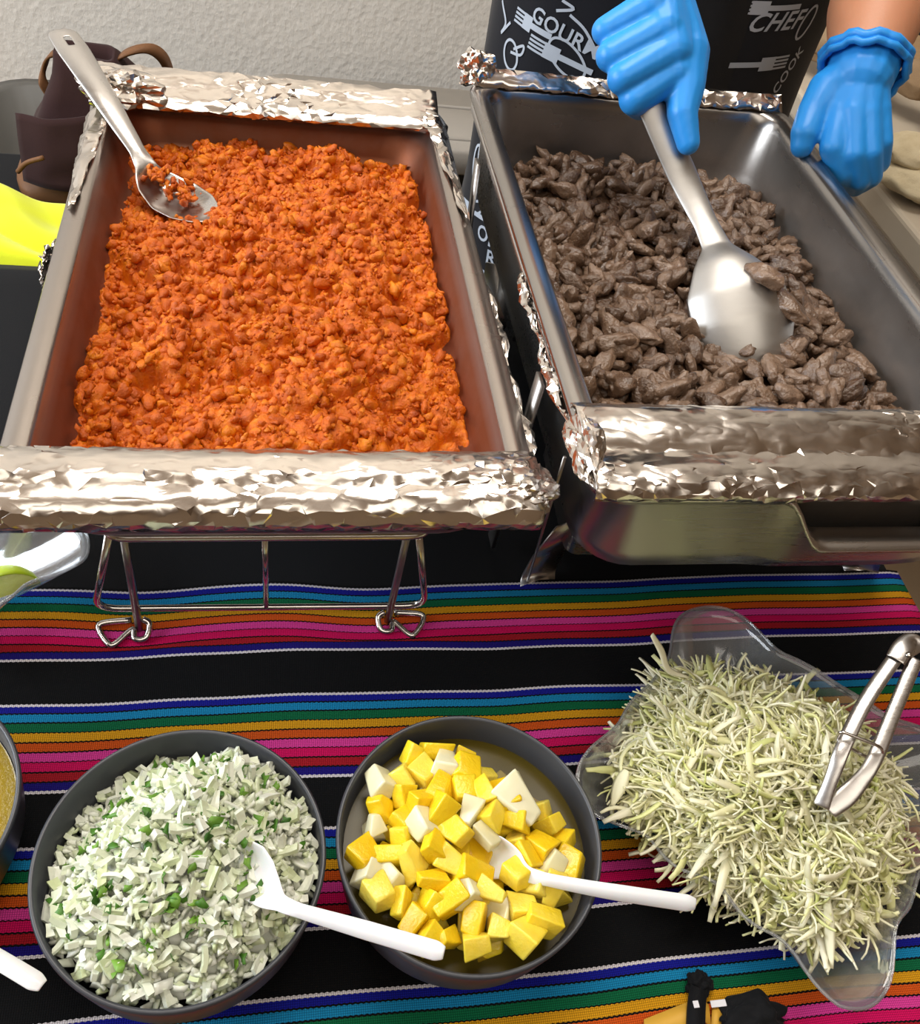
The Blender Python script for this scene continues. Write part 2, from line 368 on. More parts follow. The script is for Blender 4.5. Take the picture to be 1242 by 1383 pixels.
def capsule_mesh(a, b, ra, rb, n=14, h=5):
    a, b = Vector(a), Vector(b); t = (b - a); L = t.length; t = t.normalized() if L > 1e-6 else Vector((0, 0, 1))
    up = t.orthogonal().normalized(); s = t.cross(up); loops = []
    for i in range(1, h + 1):
        q = PI / 2 * (1 - i / h); loops.append((a - t * ra * math.sin(q), ra * math.cos(q)))
    for i in range(h):
        q = PI / 2 * i / h; loops.append((b + t * rb * math.sin(q), rb * math.cos(q)))
    Ls = [[c + (up * math.cos(2 * PI * k / n) + s * math.sin(2 * PI * k / n)) * max(r, 1e-4) for k in range(n)] for c, r in loops]
    return loft(Ls, cap0=True, cap1=True)
def blob(name, caps, mat, parent, voxel, smooth=6, loc=None):
    """one continuous skin over tapered capsules (p, q, rp, rq)"""
    o = obj(name, cat(*[capsule_mesh(*c) for c in caps]), mat, parent, True, loc)
    r = o.modifiers.new('remesh', 'REMESH'); r.mode = 'VOXEL'; r.voxel_size = voxel; r.use_smooth_shade = True
    s = o.modifiers.new('smooth', 'SMOOTH'); s.factor = .5; s.iterations = smooth
    return o

def foil(name, parent, fn, nu, nv, amp, seed, L, Wd, solid=.0005):
    """crumpled sheet over fn(u, v): uneven flat facets between sharp creases, finer where it is more crumpled"""
    r = random.Random(seed); pts = []; e = 1e-3
    msk = lambda u, v: min(1, max(0.0, .5 + 1.1 * noise.noise(Vector((u * L * 9, v * Wd * 16, seed))) + .5 * (abs(v - .5) * 2) ** 4 + .9 * max(0, abs(u - .5) * 2 - .85) / .15))
    for a in range(nu + 1):
        for b in range(nv + 1):
            u, v = a / nu, b / nv; edge = a in (0, nu) or b in (0, nv)
            if not edge:
                if r.random() < .62 * (1 - msk(u, v)): continue
                u += r.uniform(-.48, .48) / nu; v += r.uniform(-.42, .42) / nv
            elif a not in (0, nu): u += r.uniform(-.3, .3) / nu
            pts.append((u, v))
            if not edge and r.random() < (msk(u, v) - .55) * 1.6: pts.append((u + r.uniform(-.5, .5) / nu, v + r.uniform(-.4, .4) / nv))
    pts = [(min(1, max(0, u)), min(1, max(0, v))) for u, v in pts]
    res = delaunay_2d_cdt([Vector((u * L, v * Wd * 1.35)) for u, v in pts], [], [], 0, 1e-5)
    V = []
    for q in res[0]:
        u, v = min(1, max(0, q.x / L)), min(1, max(0, q.y / Wd / 1.35)); p = Vector(fn(u, v))
        du = Vector(fn(min(1, u + e), v)) - Vector(fn(max(0, u - e), v)); dv = Vector(fn(u, min(1, v + e))) - Vector(fn(u, max(0, v - e))); n = du.cross(dv)
        if n.length > 1e-14: n.normalize()
        dv = dv.normalized() if dv.length > 1e-12 else dv; en = (abs(v - .5) * 2) ** 6
        V.append(tuple(p + n * amp * (.25 + .75 * msk(u, v)) * r.uniform(-1, 1) + dv * en * (amp * 1.2 * r.uniform(-1, 1) + .0035 * noise.noise(Vector((u * L * 22, v, seed))))))
    o = obj(name, (V, res[2]), FOIL, parent, True); o.data.set_sharp_from_angle(angle=.34); fix(o, solid=solid); return o
def prof_fn(P, x0, x1, dx0=0, dx1=0):
    """surface from a y,z profile swept along x; profile vertices blend over the sweep when given as two lists"""
    P = [Vector((0, y, z)) for y, z in P]; D = [0]
    for a, b in zip(P, P[1:]): D.append(D[-1] + (b - a).length)
    T = [q / D[-1] for q in D]
    def fn(u, v):
        y = interp(T, [p.y for p in P], v); z = interp(T, [p.z for p in P], v)
        return (x0 + (x1 - x0) * u, y, z)
    return fn, D[-1]

# ------------------------------------------------------------------ the setting
FZ = -.74
def struct(o): o['kind'] = 'structure'; return o
struct(obj('floor', box(-3, 4.2, -4.5, 1.8, FZ - .1, FZ), FLOOR, smooth=False))
struct(obj('wall_back', box(-3, 4.2, 1.55, 1.70, FZ, 2.3), WALL, smooth=False))
struct(obj('ceiling', box(-3, 4.2, -3.4, 1.55, 2.2, 2.3), CEIL, smooth=False))
struct(obj('wall_right', box(4.05, 4.2, -3.4, 1.55, FZ, 2.2), CEIL, smooth=False))
struct(obj('wall_front', box(-3, 4.2, -3.5, -3.4, FZ, 2.2), CEIL, smooth=False))
# left wall with a window opening
struct(obj('wall_left', cat(box(-2.2, -2.06, -3.4, 1.55, FZ, .35), box(-2.2, -2.06, -3.4, 1.55, 1.75, 2.2), box(-2.2, -2.06, 1.15, 1.55, .35, 1.75), box(-2.2, -2.06, -3.4, -.65, .35, 1.75)), CEIL, smooth=False))
wn = struct(obj('window_1', cat(box(-2.15, -2.1, -.65, 1.15, .35, .39), box(-2.15, -2.1, -.65, 1.15, 1.71, 1.75), box(-2.15, -2.1, -.65, -.61, .39, 1.71), box(-2.15, -2.1, 1.11, 1.15, .39, 1.71), box(-2.15, -2.1, .23, .27, .39, 1.71)), GREYP, smooth=False))

# ------------------------------------------------------------------ main table and cloths
TX0, TX1, TY0, TY1 = -.9, .703, -.28, .51
t = thing('folding_table', (-.1, .1, FZ), 'long folding table under the black cloth, carrying both food pans', 'table')
fix(obj('table_top', box(TX0, TX1, TY0, TY1, -.045, -.003), BEIGEP, t, False), .006)
for sx in (TX0 + .15, TX1 - .12):
    for sy in (TY0 + .08, TY1 - .08):
        obj('leg', tube([(sx, sy, FZ), (sx, sy, -.045)], .014), STEELD, t)
def drape(x0, x1, y0, y1, top, drop, seed, amp, nx, ny, sides):
    """cloth over a table: flat top with faint ripples, hanging folds on the given sides (left, right, front, back)"""
    def fn(u, v):
        dl, dr, df, db = [drop if s in sides else 0 for s in 'lrfb']
        X = x0 - dl + (x1 - x0 + dl + dr) * u; Y = y0 - df + (y1 - y0 + df + db) * v
        x, y, z = min(max(X, x0), x1), min(max(Y, y0), y1), top
        hx, hy = max(x0 - X, X - x1, 0), max(y0 - Y, Y - y1, 0); h = max(hx, hy)
        z += amp * (noise.noise(Vector((X * 5, Y * 14, seed))) + .5 * noise.noise(Vector((X * 14, Y * 30, seed + 4))) + .6) if h == 0 else 0
        if h > 0:
            fold = .012 * math.sin((X if hy >= hx else Y) * 38 + 2 * noise.noise(Vector((X * 3, Y * 3, seed)))) * min(1, h / .12)
            if hx >= hy: x += math.copysign(.006 + fold * .5 + .01 * min(1, h / .1), X - x0 - .01)
            if hy > hx: y += math.copysign(.006 + fold * .5 + .01 * min(1, h / .1), Y - y0 - .01)
            z -= max(h - .004, 0)
        return x, y, z
    return grid(fn, nx, ny)
tag(obj('tablecloth', drape(TX0 - .004, TX1 + .004, TY0 - .004, TY1 + .004, .0, .5, 1, .0008, 90, 70, 'lfb'), BLACKCLOTH), 'plain black cloth covering the long table under the striped runner', 'tablecloth')
def serape():
    x0, x1, y0, y1, drop = TX0 + .02, TX1 + .006, TY0 - .006, .089, .22
    nx, ny = 240, 100; V, F, UV = [], [], []
    for j in range(ny + 1):
        for i in range(nx + 1):
            X = x0 + (x1 + drop - x0) * i / nx; Y = y0 - drop + (y1 - y0 + drop) * j / ny
            wv = noise.noise(Vector((X * 6, Y * 3, 1.3)))
            wrp = .0032 * wv + .0012 * noise.noise(Vector((X * 17, Y * 7, 4.1)))
            if Y > .03: wrp += -.006 * math.exp(-((X - .235) / .06) ** 2) - .004 * math.exp(-((X - .06) / .05) ** 2)
            x, y = min(X, x1), max(Y, y0) ; y += wrp * (1 if y > y0 else 0)
            z = .0032 + .0016 * (wv + noise.noise(Vector((X * 9, Y * 22, 2.2))))
            if X > x1: z -= X - x1; x += .004 + .006 * math.sin(Y * 45) * min(1, (X - x1) / .1)
            if Y < y0: z -= y0 - Y; y -= .004 + .006 * math.sin(X * 40) * min(1, (y0 - Y) / .1)
            V.append((x, y, z)); UV.append((X, Y))
    for j in range(ny):
        for i in range(nx):
            a = j * (nx + 1) + i; F.append((a, a + 1, a + nx + 2, a + nx + 1))
    o = obj('striped_runner', (V, F), SERAPE); uvl = o.data.uv_layers.new(name='UVMap')
    idx = np.zeros(len(o.data.loops), np.int32); o.data.loops.foreach_get('vertex_index', idx)
    uvl.data.foreach_set('uv', np.array(UV, np.float32)[idx].ravel()); fix(o, solid=.0014, off=1)
    return tag(o, 'rainbow striped woven runner with wide black bands along the table front', 'tablecloth')
serape()

# ------------------------------------------------------------------ food pans
def steam_pan(x0, y0, rim, depth, mat, w=.325, l=.53, root=None, name='pan_body', I=(.015, .0175, .0195, .024, .027, .034, .046)):
    x1, y1 = x0 + w, y0 + l; L = []
    def lp(ins, r, z): return rrect(x0 + ins, x1 - ins, y0 + ins, y1 - ins, r, z, 7)
    L += [lp(.0012, .026, rim - .007), lp(0, .027, rim - .003), lp(.0016, .027, rim), lp(I[0], .024, rim - .0004), lp(I[1], .024, rim - .003), lp(I[2], .026, rim - .012)]
    L += [lp(I[3], .036, rim - depth + .03), lp(I[4], .038, rim - depth + .012), lp(I[5], .036, rim - depth + .003), lp(I[6], .03, rim - depth)]
    o = obj(name, loft(L, cap1=True), mat, root); fix(o, solid=.0009, off=-1)
    return o
PX, PY, PR = 0, 0, .186
QX, QY, QR = .3373, -.0241, .2337
# left chafer
t = thing('food_pan', (.1625, .265, PR), 'steel pan full of orange chorizo, foil folded over both ends', 'pan')
steam_pan(PX, PY, PR, .0475, PAN_O, root=t)
f, L = prof_fn([(.040, PR - .004), (.047, PR + .007), (.036, PR + .012), (.020, PR + .012), (.016, PR + .0085), (.006, PR + .008), (-.002, PR + .004), (-.0055, PR - .004), (-.0035, PR - .011)], -.014, .322)
foil('foil_cover', t, f, 58, 26, .00062, 5, .35, L)['label'] = 'foil folded over the near end'
f, L = prof_fn([(.500, PR - .006), (.489, PR + .001), (.497, PR + .007), (.512, PR + .010), (.528, PR + .016), (.540, PR + .018), (.544, PR + .010), (.543, PR - .014)], -.002, .316)
foil('foil_cover', t, f, 54, 20, .00095, 9, .33, L)['label'] = 'foil crumpled over the far end'
def corner_foil(parent, c, r, seed, st=(1, 1, 1), name='foil_scrap', amp=.35, label=None):
    v, f = lump(4, seed, .55, 16, .3, st); rr = np.random.RandomState(seed)
    d = rr.normal(size=(26, 3)); d /= np.linalg.norm(d, axis=1)[:, None]
    k = (v / np.linalg.norm(v, axis=1)[:, None]) @ d.T
    v = v * (1 - amp * np.abs((np.sort(k, axis=1)[:, -1] - np.sort(k, axis=1)[:, -2]))[:, None] * -2.2)
    o = obj(name, (v * r + np.array(c), f), FOIL, parent, False)
    if label: o['label'] = label
    return o
corner_foil(t, (.316, .018, PR + .003), .017, 21, (1.15, 1.05, .5), label='crumpled foil at the near right corner')
corner_foil(t, (.026, .507, PR + .010), .026, 23, (1.2, .8, .5), label='crumpled foil at the far left corner')
def side_foil(parent, pts, w0, seed, amp=.0008, out=(1, 0, 0), zoff=0):
    """strip of foil along a rim: pts along its middle, each with a half width"""
    P = [Vector(p) for p in pts]; T = [i / (len(P) - 1) for i in range(len(P))]
    so = Vector(out)
    def fn(u, v):
        p = Vector((interp(T, [q.x for q in P], u), interp(T, [q.y for q in P], u), interp(T, [q.z for q in P], u)))
        w = interp(T, w0, u); q = (v - .5) * 2 * w
        dz = -abs(min(0, q + w * .2)) * 1.1
        return p + so * q + Vector((0, 0, dz + zoff + .002 * math.sin(u * 30 + v)))
    return foil('foil_edge', parent, fn, 40, 6, amp, seed, (P[-1] - P[0]).length, max(w0) * 2)
side_foil(t, [(.006, .315, PR + .003), (.006, .40, PR + .004), (.008, .47, PR + .005), (.012, .52, PR + .006)], [.003, .008, .011, .013], 31, out=(1, 0, 0))
side_foil(t, [(.321, .33, PR + .003), (.317, .42, PR + .004), (.313, .48, PR + .006), (.312, .525, PR + .008)], [.002, .006, .011, .016], 33, out=(-1, 0, 0))
side_foil(t, [(.3255, .02, PR - .003), (.3265, .08, PR - .005), (.326, .14, PR - .006), (.3265, .20, PR - .006), (.3255, .27, PR - .006)], [.002, .005, .001, .0045, .001], 35, .0010, (1, 0, 0))
side_foil(t, [(-.004, .235, PR - .016), (-.007, .25, PR - .018), (-.006, .27, PR - .018), (-.002, .29, PR - .016)], [.004, .014, .012, .005], 37, .003, (0, 0, 1))
w = thing('water_pan', (.1625, .265, PR - .013), 'dark steel water pan nested under the chorizo pan on the wire rack', 'pan')
steam_pan(.003, .004, PR - .0115, .0385, STEELD, .319, .522, w, I=(.007, .009, .0105, .012, .015, .021, .034))

# right chafer
t = thing('food_pan', (.4998, .241, QR), 'steel pan of chopped brown beef that the gloved person stirs', 'pan')
steam_pan(QX, QY, QR, .085, PAN_B, root=t)
f, L = prof_fn([(.040, QR - .008), (.047, QR + .002), (.037, QR + .007), (.022, QR + .006), (.010, QR + .003), (.006, QR + .0005), (-.008, QR + .003), (-.022, QR + .002), (-.0275, QR - .003), (-.0265, QR - .008)], .338, .664)
foil('foil_cover', t, f, 64, 30, .00052, 6, .33, L)['label'] = 'foil folded over the near end'
f, L = prof_fn([(.488, QR + .001), (.493, QR + .006), (.502, QR + .012), (.509, QR + .009), (.512, QR - .01)], .338, .655)
foil('foil_cover', t, f, 70, 10, .0010, 12, .33, L)['label'] = 'foil crumpled over the far end'
corner_foil(t, (.347, .505, QR + .010), .015, 41, (1.1, .8, 1.0), label='crumpled foil at the far left corner')
corner_foil(t, (.341, .010, QR - .002), .012, 43, (.8, 2.1, .9), label='crumpled foil at the near left corner')
side_foil(t, [(.3375, .03, QR - .008), (.3365, .09, QR - .011), (.337, .13, QR - .011), (.336, .17, QR - .012), (.3375, .205, QR - .010)], [.002, .0045, .001, .004, .001], 45, .0010, (1, 0, 0))
# water pan with its dipped near rim
w = thing('water_pan', (.4998, .24, .2), 'deep steel water pan with a dipped near rim under the beef pan', 'pan')
WX0, WX1, WY0, WY1, WR = .341, .659, -.019, .502, .2205
def dip(x): 
    s = lambda a, b: min(1, max(0, (x - a) / (b - a)))
    k = s(.466, .502); k2 = s(.585, .62); e = lambda q: q * q * (3 - 2 * q)
    return .037 * (e(k) - e(k2))
def water_pan():
    L = []
    def lp(ins, r, z, flare=0):
        out = []
        for p in rrect(WX0 + ins, WX1 - ins, WY0 + ins, WY1 - ins, r, z, 7):
            out.append(p)
        # resample the near side so that the dip is smooth
        a = [p for p in out]; i = max(range(len(a)), key=lambda q: (a[q][0] - a[q - 1][0]))
        p, q = a[i - 1], a[i]; n = 40
        ins_pts = [(p[0] + (q[0] - p[0]) * k / n, p[1], z) for k in range(1, n)]
        a = a[:i] + ins_pts + a[i:]
        res = []
        for x, y, zz in a:
            near = 1 if y < WY0 + ins + .012 else 0
            d = dip(x) * near * min(1, max(0, (zz - .13) / (WR - .13)) ) if near else 0
            res.append((x, y - (flare * .7 * dip(x) / .037 if near else 0), zz - d))
        return res
    L = [lp(0, .022, WR - .006, .016), lp(0, .022, WR, .016), lp(.008, .02, WR, 0), lp(.0105, .026, WR - .004), lp(.0125, .032, .155), lp(.016, .036, .138), lp(.025, .034, .129), lp(.042, .03, .126)]
    return loft(L, cap1=True)
fix(obj('pan_body', water_pan(), STEEL, w), solid=.0009, off=-1)

# ------------------------------------------------------------------ racks
rk = thing('chafing_rack', (.16, .26, 0), 'steel wire rack holding up the chorizo pan', 'rack')
ra = .0026
zt = .1085 + .0
top = [(0.0531,0.03,0.1294), (0.2628,0.03,0.13)]
TZ = (top[0][2] + top[1][2]) / 2
X0r, X1r = top[0][0], top[1][0]
obj('top_ring', tube(round_corners([(X0r, .03, TZ), (X1r, .03, TZ), (X1r, .47, TZ), (X0r, .47, TZ)], .016, 6, True), ra * 1.15, 10, True), CHROME, rk)
u0 = [(0.057,0.034,0.1282), (0.0326,0.052,0.0251), (0.274,0.052,0.0197), (0.2555,0.034,0.123)]
for yy in (0, 1):
    P = [Vector(p) for p in u0]
    if yy: P = [Vector((p.x, .5 - p.y, p.z)) for p in P]
    obj('leg_frame', tube(round_corners(P, .018, 6), ra, 10), CHROME, rk)
    mid = (P[1] + P[2]) / 2; tp = Vector((mid.x, .03 if not yy else .47, TZ))
    obj('centre_post', tube([tp, mid], ra * .8, 8), CHROME, rk)
    for sx, (a, b) in ((0, ((0.0621,0.05,0.1094), (0.0613,0.0476,0.004))), (1, ((0.2516,0.05,0.1033), (0.2457,0.0486,0.004)))):
        a, b = Vector(a), Vector(b)
        if yy: a.y, b.y = .5 - a.y, .5 - b.y
        a.z = TZ
        st = obj('strut', tube([a, b], ra * 1.1, 8), STEELD, rk)
        s = -1 if sx == 0 else 1; k = .0036
        q = b.copy(); q.z = .0075 
        loop = [q + Vector((s * .026, 0, .0)), q + Vector((s * .006, .001, .002)), q + Vector((s * .003, 0, .006)), q + Vector((-s * .002, -.009, .0)), q + Vector((-s * .008, -.004, .003)), q + Vector((-s * .007, .004, .007))]
        hook = [q + Vector((s * .005, .004, .003)), q + Vector((s * .026, .003, .001)), q + Vector((s * .027, -.003, -.001)), q + Vector((s * .02, -.013, -.002)), q + Vector((s * .015, -.013, -.002)), q + Vector((s * .004, -.002, .0)), q + Vector((s * .002, -.010, -.001)), q + Vector((-s * .006, -.010, .0)), q + Vector((-s * .008, -.001, .004)), q + Vector((-s * .003, .002, .007))]
        obj('hook_foot', tube(smooth_path(hook, 5), ra * .95, 8), CHROME, rk)
st = thing('chafing_stand', (.5, .28, 0), 'flat steel stand under the beef pan', 'stand')
def bar(P, w, side, th=.002, r=.012):
    return ribbon(round_corners(P, r, 6), w, side)
for yy in (0, 1):
    Y = .075 if not yy else .43; s = 1 if not yy else -1
    o = obj('cross_bar', bar([(.385, Y + .10 * s, .088), (.385, Y, .078), (.667, Y, .078), (.667, Y + .10 * s, .088)], .05, (0, 0, 1)), STEEL, st); fix(o, solid=.002)
    for sx in (0, 1):
        m = 1 if sx == 0 else -1; cx = .386 if sx == 0 else .667
        o = obj('leg', bar([(cx - .012 * m, Y + .008 * s, .002), (cx - .010 * m, Y + .019 * s, .004), (cx - .004 * m, Y + .022 * s, .03), (cx, Y + .006 * s, .085)], .034, (1, .35 * m * s, 0), r=.006), STEEL, st); fix(o, solid=.002)
    for cx in (.334, .666):
        o = obj('side_post', ribbon([(cx + .006 * (1 if cx < .5 else -1), Y + .05 * s, .01), (cx + .003 * (1 if cx < .5 else -1), Y + .03 * s, .205)], .016, (0, 1, 0)), STEELD, st); fix(o, solid=.003)
fix(obj('fuel_tray', cat(box(.432, .545, .062, .07, .066, .09), box(.432, .545, .062, .16, .064, .067)), STEEL, st, False), .003)
fix(obj('foot_bracket', ribbon(round_corners([(.415, .475, .001), (.407, .470, .018), (.425, .452, .034), (.445, .435, .036)], .008), .02, (.7, .7, 0)), STEELD, st), solid=.002)
obj('guide_wire', tube([(0.3656,0.086,0.004), (.338, .03, .205)], .0012, 8), STEELD, st)

# ------------------------------------------------------------------ heaps of food
def inset(x, y, x0, x1, y0, y1, r):
    """distance inside a rounded rectangle"""
    qx, qy = np.abs(x - (x0 + x1) / 2) - (x1 - x0) / 2 + r, np.abs(y - (y0 + y1) / 2) - (y1 - y0) / 2 + r
    return r - np.minimum(np.maximum(qx, qy), 0) - np.hypot(np.maximum(qx, 0), np.maximum(qy, 0))
def sm(x, a, b): q = min(1, max(0, (x - a) / (b - a))); return q * q * (3 - 2 * q)
def H1(x, y):
    z = .142 + .012 * sm(min(x - .018, .307 - x), 0, .09) + .012 * noise.noise(Vector((x * 14, y * 14, 3))) + .006 * noise.noise(Vector((x * 38, y * 38, 1)))
    z += .008 * sm(min(y - .02, .51 - y), 0, .12)
    z -= .016 * math.exp(-(((x - .06) / .05) ** 2 + ((y - .43) / .07) ** 2)) + .006 * math.exp(-(((x - .085) / .03) ** 2 + ((y - .37) / .03) ** 2))
    return z
rg = np.random.RandomState(11)
LV2 = [lump(2, 100 + i, .42, 16, .22, (1, .85, .75)) for i in range(12)]
def crumble():
    x0, x1, y0, y1, h = .0262, .2988, .0268, .5032, .0011
    nx, ny = int((x1 - x0) / h), int((y1 - y0) / h); xs, ys = np.linspace(x0, x1, nx), np.linspace(y0, y1, ny)
    cz = np.array([[H1(x, y) for x in xs[::5]] for y in ys[::5]])
    Z = np.repeat(np.repeat(cz, 5, 0), 5, 1)[:ny, :nx] - .011
    B = Z.copy() + .009
    def splat(x, y, r, zc, kz=1.0, e=1.0, a=0.0):
        R = r * max(1, e); i0, i1 = max(0, int((x - R - x0) / h)), min(nx, int((x + R - x0) / h) + 2); j0, j1 = max(0, int((y - R - y0) / h)), min(ny, int((y + R - y0) / h) + 2)
        if i1 <= i0 or j1 <= j0: return
        X, Y = np.meshgrid(xs[i0:i1] - x, ys[j0:j1] - y); c, s = math.cos(a), math.sin(a)
        q = 1 - ((X * c + Y * s) / (r * e)) ** 2 - ((Y * c - X * s) / r) ** 2; m = q > 0
        P = Z[j0:j1, i0:i1]; P[m] = np.maximum(P[m], zc + kz * r * np.sqrt(q[m]))
    def at(x, y): return min(ny - 1, max(0, int((y - y0) / h))), min(nx - 1, max(0, int((x - x0) / h)))
    for i in range(420):
        x, y, r = rg.uniform(x0, x1), rg.uniform(y0, y1), .005 + .0075 * rg.rand() ** 1.6; splat(x, y, r, B[at(x, y)] + rg.uniform(-.7, .25) * r, .75, rg.uniform(1, 1.5), rg.uniform(0, 3.1))
    for i in range(3000):
        x, y, r = rg.uniform(x0, x1), rg.uniform(y0, y1), .0022 + .0030 * rg.rand() ** 1.5; splat(x, y, r, B[at(x, y)] + rg.uniform(-1.9, .35) * r if rg.rand() < .6 else Z[at(x, y)] - r * rg.uniform(.2, .9), .9, rg.uniform(1, 1.4), rg.uniform(0, 3.1))
    Z0 = Z.copy()
    for i in range(9000):
        x, y, r = rg.uniform(x0, x1), rg.uniform(y0, y1), .001 + .0013 * rg.rand() ** 2; splat(x, y, r, Z0[at(x, y)] + rg.uniform(-.5, .25) * r, .9, rg.uniform(1, 1.5), rg.uniform(0, 3.1))
    X, Y = np.meshgrid(xs, ys); edge = inset(X, Y, x0, x1, y0, y1, .036); Z -= .008 * np.clip(1 - edge / .006, 0, 1) ** 2
    for k in range(3):   # crumbs slump
        d = 2.6 * h
        Z[1:] = np.maximum(Z[1:], Z[:-1] - d); Z[:-1] = np.maximum(Z[:-1], Z[1:] - d); Z[:, 1:] = np.maximum(Z[:, 1:], Z[:, :-1] - d); Z[:, :-1] = np.maximum(Z[:, :-1], Z[:, 1:] - d)
    Z = np.maximum(Z, .141)
    V = np.stack([X.ravel(), Y.ravel(), Z.ravel()], 1); I = np.arange(nx * ny).reshape(ny, nx)
    F = np.stack([I[:-1, :-1].ravel(), I[:-1, 1:].ravel(), I[1:, 1:].ravel(), I[1:, :-1].ravel()], 1); F = F[np.all(edge.ravel()[F] > -.0006, axis=1)]
    return V, F, lambda x, y: Z[at(x, y)]
v, f, HZ = crumble(); parts = [(v, f)]
CR2 = [lump(2, 300 + i, .55, 10, .42, (1.25, .9, .75)) for i in range(14)]; CR1 = [lump(1, 320 + i, .5, 7, .4, (1.2, .9, .75)) for i in range(10)]
for K_, n, lo, hi in ((CR2, 3600, .0022, .0062), (CR1, 4200, .0012, .0024)):
    for i in range(n):
        x, y = rg.uniform(.029, .296), rg.uniform(.029, .501); s = lo + (hi - lo) * rg.rand() ** 2.2
        if inset(x, y, .0262, .2988, .0268, .5032, .036) < s: continue
        v, f = K_[rg.randint(len(K_))]; parts.append((v @ rotm(rg).T * s + np.array([x, y, HZ(x, y) + s * rg.uniform(-.45, .5)]), f))
tag(np_obj('ground_chorizo', parts, CHORIZO, (.16, .26, .14)), 'crumbly orange ground chorizo heaped in the pan on the wire rack', 'chorizo', None, 'stuff')

def H2(x, y):
    z = .174 + .010 * sm(min(x - .36, .637 - x), 0, .08) + .008 * noise.noise(Vector((x * 13, y * 13, 7))) + .004 * noise.noise(Vector((x * 35, y * 35, 2)))
    z += .012 * math.exp(-(((x - .42) / .035) ** 2 + ((y - .43) / .03) ** 2)) - .014 * math.exp(-(((x - .53) / .045) ** 2 + ((y - .20) / .06) ** 2))
    z -= .012 * sm(y, .40, .49)
    return z
BV = []; BV2 = []
for i in range(12):
    r_ = np.random.RandomState(400 + i); st_ = (1.25 + .5 * r_.rand(), .72 + .2 * r_.rand(), .5 + .2 * r_.rand())
    b_ = lump(3, 200 + i, .34, 9, .26, st_); BV.append((b_[0] * .008, b_[1])); b_ = lump(2, 200 + i, .34, 9, .26, st_); BV2.append((b_[0] * .008, b_[1]))
BM = [variant('beef_piece_mesh', b, BEEF) for b in BV]
parts = []
v, f = grid(lambda u, q: (.364 + .271 * u, .012 + .468 * q, H2(.364 + .271 * u, .012 + .468 * q) - .006), 50, 80); parts.append((np.array(v), np.array(f)))
spots = []
for i in range(1350):
    x, y = rg.uniform(.366, .633), rg.uniform(.02, .478); s = .0052 + .006 * rg.rand() ** 1.3
    m = inset(x, y, .362, .637, .0, .479, .036)
    if m < s * 1.0: continue
    spots.append((x, y, s))
# the pieces that show largest are single things, the rest is one heap; near is large
top = sorted(spots, key=lambda q: -q[2] / (abs(q[1] + .36) + .6) * (1 if q[1] > .06 else .3))[:300]; tops = set(top)
for x, y, s in spots:
    k = rg.randint(12); R = rot_tilt(rg, .65); on = (x, y, s) in tops
    z = H2(x, y) + (rg.uniform(.1, .55) if on else rg.uniform(-.5, .35)) * s
    if on: single('beef_piece', BM[k], R, s / .008, (x, y, z), 'small brown chopped beef piece lying on the heap in the right pan', 'beef', 'beef pieces on top of the heap')
    else: parts.append((BV2[k][0] @ R.T * (s / .008) + np.array([x, y, z]), BV2[k][1]))
tag(np_obj('chopped_beef', parts, BEEF, (.5, .24, .17)), 'mass of chopped brown beef filling the right pan below its top pieces', 'beef', None, 'stuff')

# bowls
def bowl(c, label):
    o = obj('bowl', lathe([(.0, .003), (.05, .003), (.052, 0), (.056, .001), (.066, .012), (.0745, .035), (.0785, .066), (.0788, .0695), (.0775, .0708), (.0758, .0695), (.0725, .038), (.063, .014), (.05, .0075), (0.0, .007)], c, 96, False), BOWLM, None, True, c)
    return tag(o, label, 'bowl')
BZ = .0042
C1 = (.109, -.1545, BZ); C2 = (.272, -.1535, BZ); C3 = (-.060, -.115, BZ)
bowl(C1, 'dark grey bowl filled with diced white onion and herbs'); bowl(C2, 'dark grey bowl holding pineapple chunks in juice'); bowl(C3, 'dark grey bowl of smooth yellow green salsa at the table edge of the frame')
tag(obj('salsa', lathe([(.0, .052), (.03, .0522), (.0725, .052), (.0735, .0525)], C3, 64, False), SALSA, None, True, C3), 'yellow green salsa filling the bowl beside the onion bowl', 'salsa', None, 'stuff')
def H3(x, y):
    r = math.hypot(x - C1[0], y - C1[1]) / .0765
    z = .0615 + .0385 * (1 - min(1, r) ** 2.0) + .005 * noise.noise(Vector((x * 40, y * 40, 5))) - .018 * sm(-(x - C1[0]) * .7 + (y - C1[1]) * .75, .015, .06) - .008 * math.exp(-(((x - .138) / .012) ** 2 + ((y + .172) / .014) ** 2))
    return z
def onion_var(i):
    r = random.Random(700 + i); Lx, Ly, T = r.uniform(.0028, .0056), r.uniform(.0016, .0030), r.uniform(.0009, .0017); k, tw = r.uniform(40, 110), r.uniform(-.3, .3)
    tap = r.uniform(.3, 1.0); sk = r.uniform(-.5, .5); nu, nv = 4, 3; V = []; F = []
    for s in (0, 1):
        for j in range(nv):
            for q in range(nu):
                a, b = q / (nu - 1) * 2 - 1, j / (nv - 1) * 2 - 1
                x = a * Lx + sk * b * Ly; y = b * Ly * (1 + (tap - 1) * (a * .5 + .5)); V.append((x, y, (s * 2 - 1) * T + k * (y * y) + k * .35 * x * x + tw * x * y * 30 + r.uniform(-1, 1) * .0002))
    N = nu * nv
    for j in range(nv - 1):
        for q in range(nu - 1):
            a = j * nu + q; F.append((a, a + nu, a + nu + 1, a + 1)); F.append((N + a, N + a + 1, N + a + nu + 1, N + a + nu))
    rim = [q for q in range(nu)] + [j * nu + nu - 1 for j in range(1, nv)] + [(nv - 1) * nu + q for q in range(nu - 2, -1, -1)] + [j * nu for j in range(nv - 2, 0, -1)]
    for a, b in zip(rim, rim[1:] + rim[:1]): F.append((a, b, N + b, N + a))
    return np.array(V), np.array(F)
